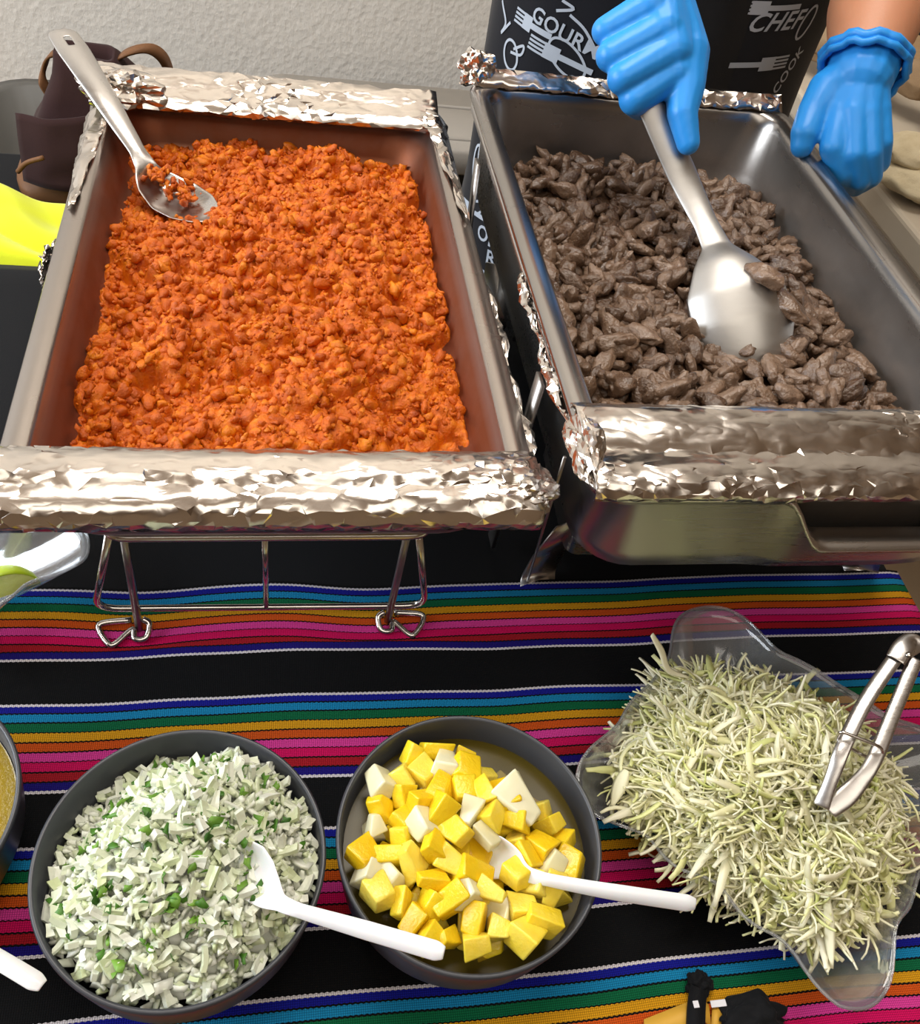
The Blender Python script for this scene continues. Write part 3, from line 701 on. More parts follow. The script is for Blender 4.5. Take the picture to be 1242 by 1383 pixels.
OV = [onion_var(i) for i in range(14)]; OM = [variant('onion_piece_mesh', v, ONION, False) for v in OV]
def disc(rng, c, R):
    a, r = rng.uniform(0, 2 * PI), R * math.sqrt(rng.rand()); return c[0] + r * math.cos(a), c[1] + r * math.sin(a), r / R
parts = []
v, f = grid(lambda u, q: (C1[0] + .069 * u * math.cos(2 * PI * q), C1[1] + .069 * u * math.sin(2 * PI * q), H3(C1[0] + .069 * u * math.cos(2 * PI * q), C1[1] + .069 * u * math.sin(2 * PI * q)) - .008), 12, 48); parts.append((np.array(v), np.array(f)))
for i in range(1500):
    x, y, r = disc(rg, C1, .0728); k = rg.randint(14)
    parts.append((OV[k][0] @ rot_tilt(rg, .7).T * rg.uniform(.7, 1.05) + np.array([x, y, H3(x, y) - rg.uniform(.0, .006)]), OV[k][1]))
tag(np_obj('diced_onion', parts, ONION, (C1[0], C1[1], .06), False), 'heap of finely diced white onion under the top pieces in the dark bowl', 'onion', None, 'stuff')
for i in range(300):
    x, y, r = disc(rg, C1, .0722); s = rg.uniform(.85, 1.3)
    single('onion_piece', OM[rg.randint(14)], rot_tilt(rg, .6), s, (x, y, H3(x, y) + rg.uniform(.0, .0035)), 'small diced white onion piece on top of the heap in the bowl', 'onion', 'onion pieces on top of the heap')
def leaf_var(i):
    r = random.Random(800 + i); n = 9; V = [(0, 0, 0)]; F = []; L = r.uniform(.003, .0048)
    for k in range(n):
        a = 2 * PI * k / n; q = L * r.uniform(.45, 1.1) * (1 if k % 2 else .75); V.append((q * math.cos(a) * 1.25, q * math.sin(a) * .7, r.uniform(-.0008, .001) + 40 * (q * math.cos(a)) ** 2))
    for k in range(n): F.append((0, 1 + k, 1 + (k + 1) % n))
    V2 = [(x, y, z - .00035) for x, y, z in V]; F2 = [(b, a, c) for a, b, c in [(q[0] + n + 1, q[1] + n + 1, q[2] + n + 1) for q in F]]
    S = [(1 + k, n + 2 + k, n + 2 + (k + 1) % n, 1 + (k + 1) % n) for k in range(n)]
    return V + V2, F + F2 + S
HM = [variant('herb_leaf_mesh', leaf_var(i), HERB) for i in range(8)]
for i in range(170):
    x, y, r = disc(rg, C1, .067)
    single('herb_leaf', HM[rg.randint(8)], rot_tilt(rg, .7), rg.uniform(.6, 1.5), (x, y, H3(x, y) + rg.uniform(.0005, .004)), 'chopped green herb leaf among the diced onion', 'herb', 'chopped herb leaves among the onion')
p = (0.0827,-0.2095,0.078)
for k, (dx, dy, s) in enumerate([(0, 0, 2.1), (.006, .003, 1.7), (-.005, .004, 1.6), (.003, -.006, 1.5)][:1]):
    o = single('herb_leaf', HM[3], rot_tilt(rg, .2), 2.3, (p[0], p[1], H3(p[0], p[1]) + .004), 'largest green herb leaf, near the front rim of the onion bowl', 'herb', None)

# pineapple
def chunk_var(i):
    r = random.Random(900 + i); b = bmesh.new(); bmesh.ops.create_cube(b, size=2)
    sx, sy, sz = r.uniform(.85, 1.25), r.uniform(.75, 1.05), r.uniform(.6, .95); tp = r.uniform(.5, 1)
    for v in b.verts:
        k = tp if v.co.x > 0 else 1
        v.co = Vector((v.co.x * sx, v.co.y * sy * k, v.co.z * sz * (k * .5 + .5))) + Vector((r.uniform(-1, 1), r.uniform(-1, 1), r.uniform(-1, 1))) * .24
    bmesh.ops.bevel(b, geom=b.edges[:], offset=.16, segments=2, affect='EDGES', profile=.6)
    b.verts.index_update(); out = ([tuple(v.co * .008) for v in b.verts], [[v.index for v in f.verts] for f in b.faces]); b.free(); return out
CV = [chunk_var(i) for i in range(14)]; CM = [variant('pineapple_chunk_mesh', c, PINE) for c in CV]; CP = [variant('pale_chunk_mesh', c, PALE) for c in CV]
def H4(x, y):
    dx, dy = x - C2[0], y - C2[1]; r = math.hypot(dx, dy) / .072
    return .057 + .024 * (1 - min(1, r) ** 2) - .020 * sm(dx * .66 + dy * .75, .025, .06) - .017 * math.exp(-(((x - .281) / .016) ** 2 + ((y + .169) / .011) ** 2))
placed = []; tries = 0
for layer, (n, md, dz) in enumerate(((64, .0135, -.012), (92, .0112, .001))):
    cnt = 0; tries = 0
    while cnt < n and tries < 9000:
        tries += 1
        x, y, r = disc(rg, C2 if layer == 0 else (C2[0] - .003, C2[1] - .001), .056 if layer == 0 else .0625)
        if any(L == layer and (x - a) ** 2 + (y - b) ** 2 < md * md for a, b, L in placed): continue
        dx, dy = x - C2[0], y - C2[1]
        if layer == 1 and (dx * .66 + dy * .75 > .043 or math.hypot(x - .287, y + .167) < .0125 or math.hypot(x - .270, y + .160) < .010): continue
        placed.append((x, y, layer)); cnt += 1; s = rg.uniform(.0064, .0094); z = H4(x, y) + dz + rg.uniform(-.002, .003) + .006 * sm(math.hypot(dx, dy), .052, .064) * layer
        pale = rg.rand() < .2; k = rg.randint(14)
        single('pale_chunk' if pale else 'pineapple_chunk', (CP if pale else CM)[k], rot_tilt(rg, .45), s / .008, (x, y, z),
               'pale whitish fruit chunk among the yellow pineapple in the bowl' if pale else 'yellow pineapple chunk in the dark grey bowl', 'fruit chunk', 'pale chunks in the pineapple bowl' if pale else 'pineapple chunks in the grey bowl')
o = single('pale_chunk', CP[2], rot_tilt(rg, .2), 1.44, (0.3018,-0.1383,0.079), 'largest pale cream chunk, by the liquid in the pineapple bowl', 'fruit chunk', None)
tag(obj('pineapple_juice', lathe([(0, .049), (.04, .0492), (.0735, .049)], C2, 64, False), JUICE, None, True, C2), 'cloudy yellow juice around the pineapple chunks in the bowl', 'juice', None, 'stuff')

# clear scalloped dishes
SH = [(.462,.016),(.493,.025),(.517,.015),(.526,-.02),(.567,-.054),(.596,-.083),(.445,-.023),(.424,-.044),(.398,-.064),(.390,-.078),(.360,-.095),(.350,-.116),(.356,-.141),(.385,-.145),(.395,-.163),(.397,-.172),(.426,-.184),(.435,-.207),(.44,-.212),(.458,-.222),(.465,-.235),(.465,-.251),(.484,-.264),(.507,-.259),(.522,-.24),(.529,-.219),(.546,-.212),(.555,-.199),(.571,-.181),(.634,-.095),(.644,-.116),(.638,-.141),(.609,-.145),(.597,-.165)]
DC = (.497, -.12)
_a = sorted((math.atan2(y - DC[1], x - DC[0]) % (2 * PI), math.hypot(x - DC[0], y - DC[1])) for x, y in SH)
AT = [a - 2 * PI for a, r in _a[-3:]] + [a for a, r in _a] + [a + 2 * PI for a, r in _a[:3]]; AR = [r for a, r in _a[-3:]] + [r for a, r in _a] + [r for a, r in _a[:3]]
def RO(th):
    return sum(interp(AT, AR, (th + d) % (2 * PI)) * w for d, w in ((-.09, .15), (-.045, .22), (0, .26), (.045, .22), (.09, .15)))
def dish_z(th, t):
    R = RO(th); lobe = (R - .1) / .045
    return .0045 + (.049 - .004 * lobe) * (t ** 1.35)
def dish(cx, cy, rot, label):
    n, m = 180, 16; V, F = [], []
    for j in range(m + 1):
        t = j / m
        for i in range(n):
            th = 2 * PI * i / n; R = RO(th - rot); tt = max(0, (t - .35) / .65)
            r = .066 * min(1, t / .35) if t <= .35 else .066 + (R - .066) * tt ** .9
            z = .0045 if t <= .35 else dish_z(th - rot, tt)
            V.append((cx + r * math.cos(th), cy + r * math.sin(th), z))
    for j in range(m):
        for i in range(n): F.append((j * n + i, j * n + (i + 1) % n, (j + 1) * n + (i + 1) % n, (j + 1) * n + i))
    root = thing('clear_dish', (cx, cy, .004), label, 'dish')
    fix(obj('dish_body', (V, F), CLEAR, root), solid=.0016)
    rim = [Vector(V[m * n + i]) for i in range(n)]
    obj('rim', tube(rim, .0011, 6, True), CLEAR, root); return root
dish(DC[0], DC[1], 0, 'clear scalloped plastic dish heaped with shredded cabbage'); dish(-.118, .085, .02, 'clear scalloped plastic dish holding lime wedges beside the rack')

def shred_var(i):
    r = random.Random(1200 + i); n = 11; L = r.uniform(.024, .056); w = r.uniform(.0009, .0020) if i % 4 else r.uniform(.0020, .0032); th = .00045
    P = []; p = Vector((-L / 2, 0, 0)); a, b = r.uniform(-.5, .5), 0; ca, cb = r.gauss(0, .22), r.gauss(0, .10)
    for k in range(n): P.append(p.copy()); p = p + Vector((math.cos(a) * math.cos(b), math.sin(a) * math.cos(b), math.sin(b))) * L / (n - 1); a += ca + r.gauss(0, .08); b += cb + r.gauss(0, .05)
    c = sum(P, Vector()) / n; loops = []; tw = r.uniform(0, PI); dt = r.uniform(-.2, .2)
    for k in range(n):
        t = (P[min(k + 1, n - 1)] - P[max(k - 1, 0)]).normalized(); s = t.cross(Vector((0, 0, 1))).normalized(); u = s.cross(t)
        an = tw * .4 + dt * k; s, u = s * math.cos(an) + u * math.sin(an), u * math.cos(an) - s * math.sin(an)
        ww = w * (math.sin(PI * (k + .5) / n) * .6 + .4) * r.uniform(.85, 1.15); q = P[k] - c
        loops.append([q + s * ww + u * th, q - s * ww + u * th, q - s * ww - u * th, q + s * ww - u * th])
    v, f = loft(loops, cap0=True, cap1=True); return np.array([tuple(x) for x in v]), np.array(f)
def lay(x, y, tilt):
    yaw = 4.5 * noise.noise(Vector((x * 22, y * 22, 3.7))) + rg.normal() * .45
    return np.array(Matrix.Rotation(yaw, 3, 'Z') @ Matrix.Rotation(rg.normal() * .5, 3, 'X') @ Matrix.Rotation(rg.normal() * tilt, 3, 'Y'))
SV = [shred_var(i) for i in range(22)]; SM_ = [variant('cabbage_shred_mesh', v, CABB, True) for v in SV]
CB = [(0.4365,-0.0292,0.06), (0.4868,-0.0343,0.06), (0.5467,-0.0618,0.06), (0.587,-0.1193,0.06), (0.5766,-0.1566,0.05), (0.5309,-0.2101,0.055), (0.4789,-0.2305,0.045), (0.4467,-0.1996,0.045), (0.4021,-0.1615,0.045), (0.3761,-0.1277,0.045), (0.4073,-0.0642,0.05)]
CC = (sum(p[0] for p in CB) / len(CB), sum(p[1] for p in CB) / len(CB))
_c = sorted((math.atan2(p[1] - CC[1], p[0] - CC[0]) % (2 * PI), math.hypot(p[0] - CC[0], p[1] - CC[1])) for p in CB)
CT = [_c[-1][0] - 2 * PI] + [a for a, r in _c] + [_c[0][0] + 2 * PI]; CR = [_c[-1][1]] + [r for a, r in _c] + [_c[0][1]]
def RC(th): return interp(CT, CR, th % (2 * PI))
def H5(r, th):
    x, y = CC[0] + r * RC(th) * math.cos(th), CC[1] + r * RC(th) * math.sin(th)
    return x, y, .036 + .050 * (1 - r ** 2.2) + .009 * noise.noise(Vector((x * 26, y * 26, 9))) - .018 * math.exp(-(((x - .47) / .02) ** 2 + ((y + .172) / .02) ** 2))- .012 * math.exp(-(((x - .50) / .03) ** 2 + ((y + .155) / .012) ** 2))
parts = []
v, f = grid(lambda u, q: (lambda a: (a[0], a[1], a[2] - .007))(H5(u * .9, 2 * PI * q)), 12, 48); parts.append((np.array(v), np.array(f)))
for i in range(2700):
    r, th = math.sqrt(rg.rand()) * .97, rg.uniform(0, 2 * PI); x, y, z = H5(r, th); k = rg.randint(22)
    parts.append((SV[k][0] @ lay(x, y, .22).T * rg.uniform(.6, 1.05) + np.array([x, y, z + rg.uniform(-.004, .003)]), SV[k][1]))
tag(np_obj('shredded_cabbage', parts, CABB, (CC[0], CC[1], .04), False), 'tangled mass of pale shredded cabbage filling the clear dish', 'cabbage', None, 'stuff')
for i in range(297):
    r, th = math.sqrt(rg.rand()) * 1.0, rg.uniform(0, 2 * PI); x, y, z = H5(r, th)
    single('cabbage_shred', SM_[rg.randint(22)], lay(x, y, .26), rg.uniform(.8, 1.2), (x, y, z + rg.uniform(.001, .007)), 'pale cabbage shred lying loose on the heap in the clear dish', 'cabbage', 'cabbage shreds on top of the heap')
P = smooth_path([(0.4135,-0.0311,0.095), (0.4216,-0.0387,0.085), (0.4277,-0.0476,0.075), (0.4432,-0.0511,0.07)], 5)
tag(obj('cabbage_shred', tube(P, [.0012 + .0022 * math.sin(PI * min(1, .12 + i / len(P))) for i in range(len(P))], 6, False, .3), CABB), 'long cabbage shred sticking up from the far side of the heap', 'cabbage', None)
P = smooth_path([(0.3831,-0.1132,0.062), (0.3777,-0.1213,0.056), (0.3707,-0.1331,0.052)], 5)
tag(obj('cabbage_shred', tube(P, [.001 + .0045 * math.sin(PI * min(1, .1 + i / len(P))) for i in range(len(P))], 6, False, .25), CABB), 'broad pale cabbage strip hanging at the heap edge nearest the pineapple bowl', 'cabbage', None)
P = smooth_path([(0.483,-0.2069,0.07), (0.484,-0.2202,0.058), (0.4825,-0.2392,0.048)], 5)
tag(obj('cabbage_shred', tube(P, [.001 + .0028 * math.sin(PI * min(1, .1 + i / len(P))) for i in range(len(P))], 6, False, .25), CABB), 'long white cabbage strip pointing to the front lobe of the dish', 'cabbage', None)

# lime wedges
def lime(c, R, rz, tilt, label):
    root = thing('lime_wedge', c, label, 'lime', 'lime wedges in the clear dish'); m = Matrix.Translation(c) @ Matrix.Rotation(rz, 4, 'Z') @ Matrix.Rotation(tilt, 4, 'X')
    n = 14; A = .62; V, F = [], []
    arc = lambda s, k: Vector((R * 1.1 * math.cos(PI * k / n), R * math.sin(PI * k / n) * math.cos(s), R * math.sin(PI * k / n) * math.sin(s)))
    rind = grid(lambda u, v: arc((u * 2 - 1) * A, v * n), 8, n); fl = lambda s: grid(lambda u, v: arc(s, v * n) * (.02 + .98 * u), 5, n)
    o = obj('rind', xf(rind, m), LIMER, root); fix(o, solid=.0012, off=-1)
    obj('flesh', xf(cat(fl(A), fl(-A)), m), LIMEF, root)
lime(Vector((-0.0281,0.0626,0.028)), .021, .4, .9, 'cut lime wedge in the clear dish, flesh turned up, nearer the rack'); lime(Vector((-0.0333,0.0355,0.026)), .02, 1.5, .3, 'cut lime wedge at the lower frame edge of the clear dish'); lime(Vector((-.085, .09, .026)), .021, 2.2, .6, 'cut lime wedge in the middle of the clear dish')

# ------------------------------------------------------------------ spoons and tongs
def spoon(name, P, T, Wd, Dp, U, th, mat, label, cat_='spoon', slot=None, ns=10, k=7, group=None, tipn=None):
    """sheet along the path P: half widths Wd and cup depths Dp at the parameters T; U is the bowl's open side"""
    Q = smooth_path(P, k); D = [0]
    for a, b in zip(Q, Q[1:]): D.append(D[-1] + (b - a).length)
    V, F = [], []; n = len(Q); N = 90; U = Vector(U).normalized(); tt = [d / D[-1] for d in D]
    pts = [Vector([interp(tt, [q[c] for q in Q], i / N) for c in range(3)]) for i in range(N + 1)]
    for i, p in enumerate(pts):
        t = (pts[min(N, i + 1)] - pts[max(0, i - 1)]).normalized(); s = t.cross(U).normalized(); u = s.cross(t)
        w, d = interp(T, Wd, i / N), interp(T, Dp, i / N)
        for j in range(ns + 1):
            a = j / ns * 2 - 1; V.append(tuple(p + s * w * a + u * d * (a * a - 1)))
    for i in range(N):
        for j in range(ns):
            if slot and slot[0] <= i / N <= slot[1] and abs(j - ns / 2 + .5) < 1.1: continue
            a = i * (ns + 1) + j; F.append((a, a + 1, a + ns + 2, a + ns + 1))
    root = thing(name, P[-1] if tipn is None else tipn, label, cat_, group)
    o = obj('spoon_body', (V, F), mat, root); fix(o, solid=th, sub=1); return root
# plastic spoon: handle end -> neck -> bowl tip
PT = [0, .03, .3, .58, .66, .72, .80, .88, .95, .985, 1]; PW = [.003, .0048, .0046, .0036, .0045, .0085, .0125, .0135, .010, .0055, .0008]; PD = [-.001, -.0016, -.002, -.0016, 0, .003, .006, .0065, .004, .0015, 0]
spoon('plastic_spoon', [(0.2431,-0.2259,0.105), (0.1996,-0.2078,0.1), (0.1699,-0.1954,0.097), (0.1594,-0.1881,0.094), (0.149,-0.1746,0.09), (0.1355,-0.1542,0.085)], PT, PW, PD, (-.35, -.35, .85), .0011, WHITEP, 'white plastic spoon stuck in the diced onion, its handle over the pineapple', group='white plastic serving spoons')
spoon('plastic_spoon', [(0.3951,-0.2057,0.08), (0.3441,-0.1947,0.082), (0.3112,-0.1854,0.081), (0.2978,-0.179,0.078), (0.2873,-0.1685,0.073), (0.2601,-0.1549,0.064)], PT, PW, PD, (-.1, -.62, .78), .0011, WHITEP, 'white plastic spoon in the pineapple bowl, handle pointing toward the cabbage', group='white plastic serving spoons')
spoon('plastic_spoon', [(0.0473,-0.216,0.08), (0.026,-0.203,0.083), (-.015, -.178, .084), (-.03, -.166, .08), (-.045, -.15, .07), (-.062, -.13, .058)], PT, PW, PD, (.1, .2, .9), .0011, WHITEP, 'white plastic spoon resting on the salsa bowl, only its handle end in view', group='white plastic serving spoons')
# steel serving spoon in the chorizo
sp = spoon('serving_spoon', [(-0.0286,0.5523,0.222), (0.0138,0.4706,0.205), (0.0476,0.4182,0.178), (0.0574,0.4046,0.167), (0.0738,0.3903,0.161), (0.0929,0.3744,0.159), (0.11,0.3592,0.158)], [0, .02, .12, .4, .62, .68, .74, .82, .90, .96, .99, 1], [.0105, .0135, .0145, .0115, .0075, .010, .020, .0265, .025, .017, .008, .001], [-.002, -.003, -.004, -.004, -.003, 0, .006, .009, .008, .005, .001, 0], (.05, -.1, 1), .0012, STEEL, 'long steel serving spoon lying in the chorizo, handle against the far left rim', slot=(.05, .11))
rr = np.random.RandomState(5); parts = []
CRB = [lump(2, 360 + i, .5, 12, .5, (1.3, .8, .6)) for i in range(8)]
for i in range(60):
    t_ = rr.rand(); a, b = Vector((0.0517,0.4098,0.176)), Vector((0.0847,0.3896,0.158)); p = a.lerp(b, t_ ** .7) + Vector((rr.normal() * .006, rr.normal() * .006, .003 * rr.rand() - .001)); s = .0018 + .003 * rr.rand() ** 1.5
    v, f = CRB[rr.randint(8)]; parts.append((v @ rotm(rr).T * s + np.array(p), f))
tag(np_obj('chorizo_crumbs', parts, CHORIZO, tuple(Vector((0.0665,0.3978,0.168)))), 'small orange chorizo crumbs stuck to the steel serving spoon', 'chorizo', None, 'stuff')
# steel spoon in the person's hand, back of the bowl up
spoon('serving_spoon', [(0.4372,0.4119,0.3341), (0.467,0.3666,0.2844), (0.4991,0.3251,0.2401), (0.5164,0.277,0.217), (0.5202,0.2418,0.21), (0.5289,0.1982,0.188), (0.5382,0.1572,0.16)], [0, .02, .1, .4, .55, .62, .68, .76, .84, .92, .97, 1], [.008, .012, .0135, .0135, .0105, .0125, .026, .041, .043, .033, .019, .003], [.002, .0025, .004, .004, .003, .003, .010, .016, .016, .011, .005, .001], (.22, .35, -.9), .0014, GREASY, 'large steel serving spoon gripped by the gloved hand, stirring the beef')

single('beef_piece', BM[2], Matrix.Rotation(-.9, 3, 'Z'), 1.7, (0.5418,0.2187,0.222), 'light brown beef strip clinging to the upper edge of the stirring spoon', 'beef', None)
single('beef_piece', BM[5], Matrix.Rotation(-1.1, 3, 'Z'), 1.9, (0.559,0.2044,0.205), 'brown beef strip pressed against the side of the stirring spoon', 'beef', None)
tg = thing('tongs', (0.5212,-0.1253,0.1), 'small steel serving tongs with a wire ring, stuck in the cabbage', 'tongs')
def chan(P, w, U, dep=.0016, name='arm'):
    Q = smooth_path(P, 6); V, F = [], []
    for i, p in enumerate(Q):
        t = (Q[min(len(Q) - 1, i + 1)] - Q[max(0, i - 1)]).normalized(); s = t.cross(Vector(U)).normalized(); u = s.cross(t); ww = interp([0, .2, .6, .85, 1], w, i / (len(Q) - 1))
        for a, h in ((-1, 0), (-.92, 1), (0, 1.12), (.92, 1), (1, 0)): V.append(tuple(p + s * ww * a + u * dep * h))
    for i in range(len(Q) - 1):
        for j in range(4): a = i * 5 + j; F.append((a, a + 1, a + 6, a + 5))
    o = obj(name, (V, F), STEEL, tg); fix(o, solid=.0008, sub=1); return o
chan([(0.5602,-0.0769,0.135), (0.5264,-0.1069,0.125), (0.5043,-0.1323,0.115), (0.4967,-0.1446,0.106), (0.4885,-0.1592,0.092)], [.0046, .0046, .0046, .004, .005], (-.6, -.3, .8))
chan([(0.5709,-0.0817,0.133), (0.5436,-0.115,0.122), (0.522,-0.1418,0.112), (0.5085,-0.1532,0.102), (0.4922,-0.1624,0.092)], [.0046, .0044, .0046, .0065, .005], (-.4, -.3, .9))
chan([(0.5536,-0.0835,0.135), (0.5625,-0.0755,0.138), (0.5707,-0.0723,0.138), (0.5756,-0.0768,0.134)], [.006, .0065, .0065, .006, .006], (-.5, -.3, .85), name='hinge')
obj('rivet', xf(lathe([(0, .0012), (.0016, .001), (.0022, 0)], (0, 0, 0), 16, False), Matrix.Translation(Vector((0.5621,-0.0822,0.1395)))), CHROME, tg)
obj('ring', tube(round_corners([(0.5002,-0.1258,0.125), (0.5252,-0.1367,0.122), (0.5309,-0.1383,0.112), (0.5233,-0.1368,0.108), (0.5022,-0.1266,0.114)], .004, 4, True), .0011, 8, True), CHROME, tg)

# ------------------------------------------------------------------ tassel at the front of the table
ts = thing('tassel_toy', (0.4189,-0.2453,0.006), 'black cloth tassel with yellow painted wood slips at the table front', 'tassel')
fix(obj('wood_slip', ribbon([(0.3737,-0.2519,0.007), (0.4114,-0.2438,0.008), (0.4161,-0.2484,0.008)], .012, (.2, 1, 0)), YWOOD, ts), solid=.002)
fix(obj('wood_slip', ribbon([(0.4164,-0.2578,0.009), (0.422,-0.2443,0.009)], .0065, (1, 0, 0)), YWOOD, ts), solid=.002)
fix(obj('band', ribbon(smooth_path([(0.4028,-0.2571,0.012), (0.4069,-0.2446,0.013), (0.4122,-0.2338,0.012), (0.4166,-0.2276,0.008)], 5), .011, (1, -.1, 0)), BLACKCLOTH, ts), solid=.003)
v, f = lump(4, 77, .3, 30, .35, (.022, .013, .008)); obj('tuft', (v + np.array((0.4406,-0.2539,0.011)), f), BLACKCLOTH, ts)
v, f = lump(4, 78, .5, 40, .4, (.007, .007, .005)); obj('tuft', (v + np.array((0.4145,-0.2305,0.01)), f), BLACKCLOTH, ts)
q = Vector((0.4066,-0.2428,0.0155)); fix(obj('tag', box(q.x - .0018, q.x + .0018, q.y - .002, q.y + .002, q.z - .0006, q.z), WHITET, ts, False), .0003)
q = Vector((0.4223,-0.243,0.012)); fix(obj('tag', box(q.x - .005, q.x + .005, q.y - .002, q.y + .002, q.z - .0006, q.z), WHITET, ts, False), .0003)

# ------------------------------------------------------------------ behind the table, far left
b = thing('bench', (-.2, .8, FZ), 'low black covered bench behind the table carrying the brown bag', 'bench')
fix(obj('seat', box(-.7, .16, .56, .93, -.15, -.1), BLACKCLOTH, b, False), .01)
for x in (-.66, .12):
    for y in (.60, .89): fix(obj('leg', box(x - .025, x + .025, y - .025, y + .025, FZ, -.15), DARKP, b, False), .004)
tub = thing('plastic_tub', (-.2, 1.38, FZ), 'grey plastic tub with rounded rim behind the brown bag', 'tub')
tz = (-0.2933,1.5,-0.2669)[2]; tx = (-0.3782,1.48,-0.3048)[0]
L = [rrect(tx + .05, .0, 1.2, 1.47, .05, FZ + .002, 6), rrect(tx + .02, .03, 1.14, 1.5, .09, tz - .03, 6), rrect(tx, .05, 1.12, 1.52, .1, tz - .012, 6), rrect(tx, .05, 1.12, 1.52, .1, tz, 6), rrect(tx + .03, .02, 1.15, 1.49, .08, tz, 6), rrect(tx + .06, -.01, 1.2, 1.46, .05, FZ + .03, 6)]
obj('tub_body', loft(L, cap0=True, cap1=True), GREYD, tub)
bg = thing('bag', (-.07, .86, -.1), 'dark brown canvas bag with tan leather base and strap', 'bag')
def bagl(x0, x1, y0, y1, z, r, sd):
    return [(x + .010 * noise.noise(Vector((x * 18, z * 18, sd))), y + .020 * noise.noise(Vector((x * 22, z * 25, sd + 3))), zz + .006 * noise.noise(Vector((x * 15, y * 15, sd)))) for x, y, zz in rrect(x0, x1, y0, y1, r, z, 8)]
L = [bagl(-.152, .06, .80, .93, -.098, .03, 1), bagl(-.16, .065, .785, .94, -.07, .04, 2), bagl(-.157, .062, .788, .935, -.045, .04, 3), bagl(-.146, .06, .79, .93, -.02, .04, 3), bagl(-.132, .035, .80, .925, .0, .035, 5), bagl(-.122, .005, .81, .92, .025, .03, 4), bagl(-.105, -.022, .825, .91, .05, .02, 5), bagl(-.098, -.035, .845, .885, .078, .012, 6), bagl(-.095, -.038, .855, .875, .074, .006, 6), bagl(-.09, -.04, .858, .872, .02, .006, 6)]
fix(obj('canvas_body', loft(L, cap0=True, cap1=True), BROWNCLOTH, bg), sub=1)
L = [bagl(-.16, .062, .79, .94, -.099, .03, 1), bagl(-.168, .068, .777, .948, -.086, .04, 2), bagl(-.166, .066, .779, .946, -.066, .04, 3), bagl(-.158, .06, .787, .938, -.064, .04, 3)]
fix(obj('leather_base', loft(L, cap0=True), LEATHER, bg), sub=1)
def pk(u, v): 
    x = -.148 + .11 * u; z = -.06 + .075 * v + .012 * u * v; k = math.sin(PI * min(1, max(0, u))) * (1 - .4 * v)
    return (x, .784 - .022 * k + .02 * v + .006 * noise.noise(Vector((x * 30, z * 30, 2))), z)
fix(obj('pocket', grid(pk, 16, 10), BROWNCLOTH, bg), solid=.005)
obj('piping', tube(smooth_path([(-0.1465,0.755,-0.0328), (-0.1328,0.75,-0.0175), (-0.1117,0.745,-0.0067)], 6), .003, 8), LEATHER, bg)
fix(obj('strap', ribbon(smooth_path([(-0.0408,0.87,0.0469), (-0.0297,0.87,0.0662), (-0.0109,0.87,0.077), (0.0085,0.88,0.0765), (0.0218,0.89,0.0627), (0.0273,0.9,0.0383), (0.0291,0.9,0.0142)], 6), .018, (.35, .8, .25)), LEATHER, bg), solid=.003)
fix(obj('strap', ribbon(smooth_path([(-0.0921,0.87,0.0676), (-0.1101,0.87,0.0624), (-0.1196,0.87,0.0471), (-0.1228,0.86,0.0347), (-0.1175,0.86,0.0194)], 6), .014, (.35, .8, .25)), LEATHER, bg), solid=.003)
def yc(u, v):
    x = -.33 + .31 * u; y = .555 + .165 * v; n1 = noise.noise(Vector((x * 9 + y * 6, y * 9, 4))); 
    z = -.046 + .022 * n1 + .022 * abs(math.sin((x * 1.3 + y * 2.0) * 14 + 2 * n1)) - .02 * sm(abs(v - .5), .38, .5)
    return (x + .02 * n1, y + .012 * math.sin(x * 20), z)
fix(obj('cleaning_cloth', grid(yc, 60, 36), YELLOW, None, True, (-.17, .62, -.09)), solid=.012, off=-1)
tag(bpy.data.objects['cleaning_cloth'], 'bright yellow green folded cleaning cloth behind the table by the bag', 'cloth')
# grey trunk against the wall
tk = thing('storage_trunk', (.4, 1.4, FZ), 'low black storage trunk with a grey moulded lid against the plaster wall', 'trunk')
fix(obj('trunk_body', box(.2, 1.0, 1.27, 1.46, FZ, -.245), DARKP, tk, False), .01)
L = [rrect(.135, 1.05, 1.235, 1.485, .05, -.25, 6), rrect(.13, 1.055, 1.23, 1.49, .055, -.245, 6), rrect(.13, 1.055, 1.23, 1.49, .055, -.208, 6), rrect(.136, 1.05, 1.236, 1.484, .052, -.2, 6)]
obj('lid', loft(L, cap0=True, cap1=True), GREYP, tk)
obj('ridge', tube(rrect(.42, .58, 1.27, 1.40, .02, -.1995, 5), .004, 8, True), GREYP, tk)

# ------------------------------------------------------------------ right: second table with bread
t2 = thing('side_table', (1.5, 1.05, FZ), 'beige plastic folding table on the far right carrying the bread', 'table')
fix(obj('table_top', box(1.045, 2.2, .25, 1.535, -.045, 0), BEIGEP, t2, False), .008, 3)
for x in (1.15, 2.1):
    for y in (.35, 1.45): obj('leg', tube([(x, y, FZ), (x, y, -.045)], .014), STEELD, t2)
bd = thing('bread_board', (1.5, 1.35, 0), 'pale wooden board under the rows of bread at the side table back', 'board')
fix(obj('board', xf(box(-.28, .45, -.015, .25, 0, .022), Matrix.Translation(Vector((1.207,1.234,0))) @ Matrix.Rotation(-.6, 4, 'Z')), WOODM, bd, False), .004)
BR = [lump(4, 500 + i, .12, 9, .16, (1.0, .8, .62)) for i in range(4)]
bm = [variant('bread_roll_mesh', b_, BREAD) for b_ in BR]
lab = ['tan knobbly bread roll by the apron, at the left end of the row', 'tan bread roll between the apron and the bare forearm', 'bread roll partly hidden by the bare forearm', 'tan bread roll just past the gloved wrist', 'bread roll at the right end of the row under the black crate', 'bread roll leaning on the crate behind the forearm', 'second bread roll from the apron, upper row', 'last bread roll on the board, cut by the frame']
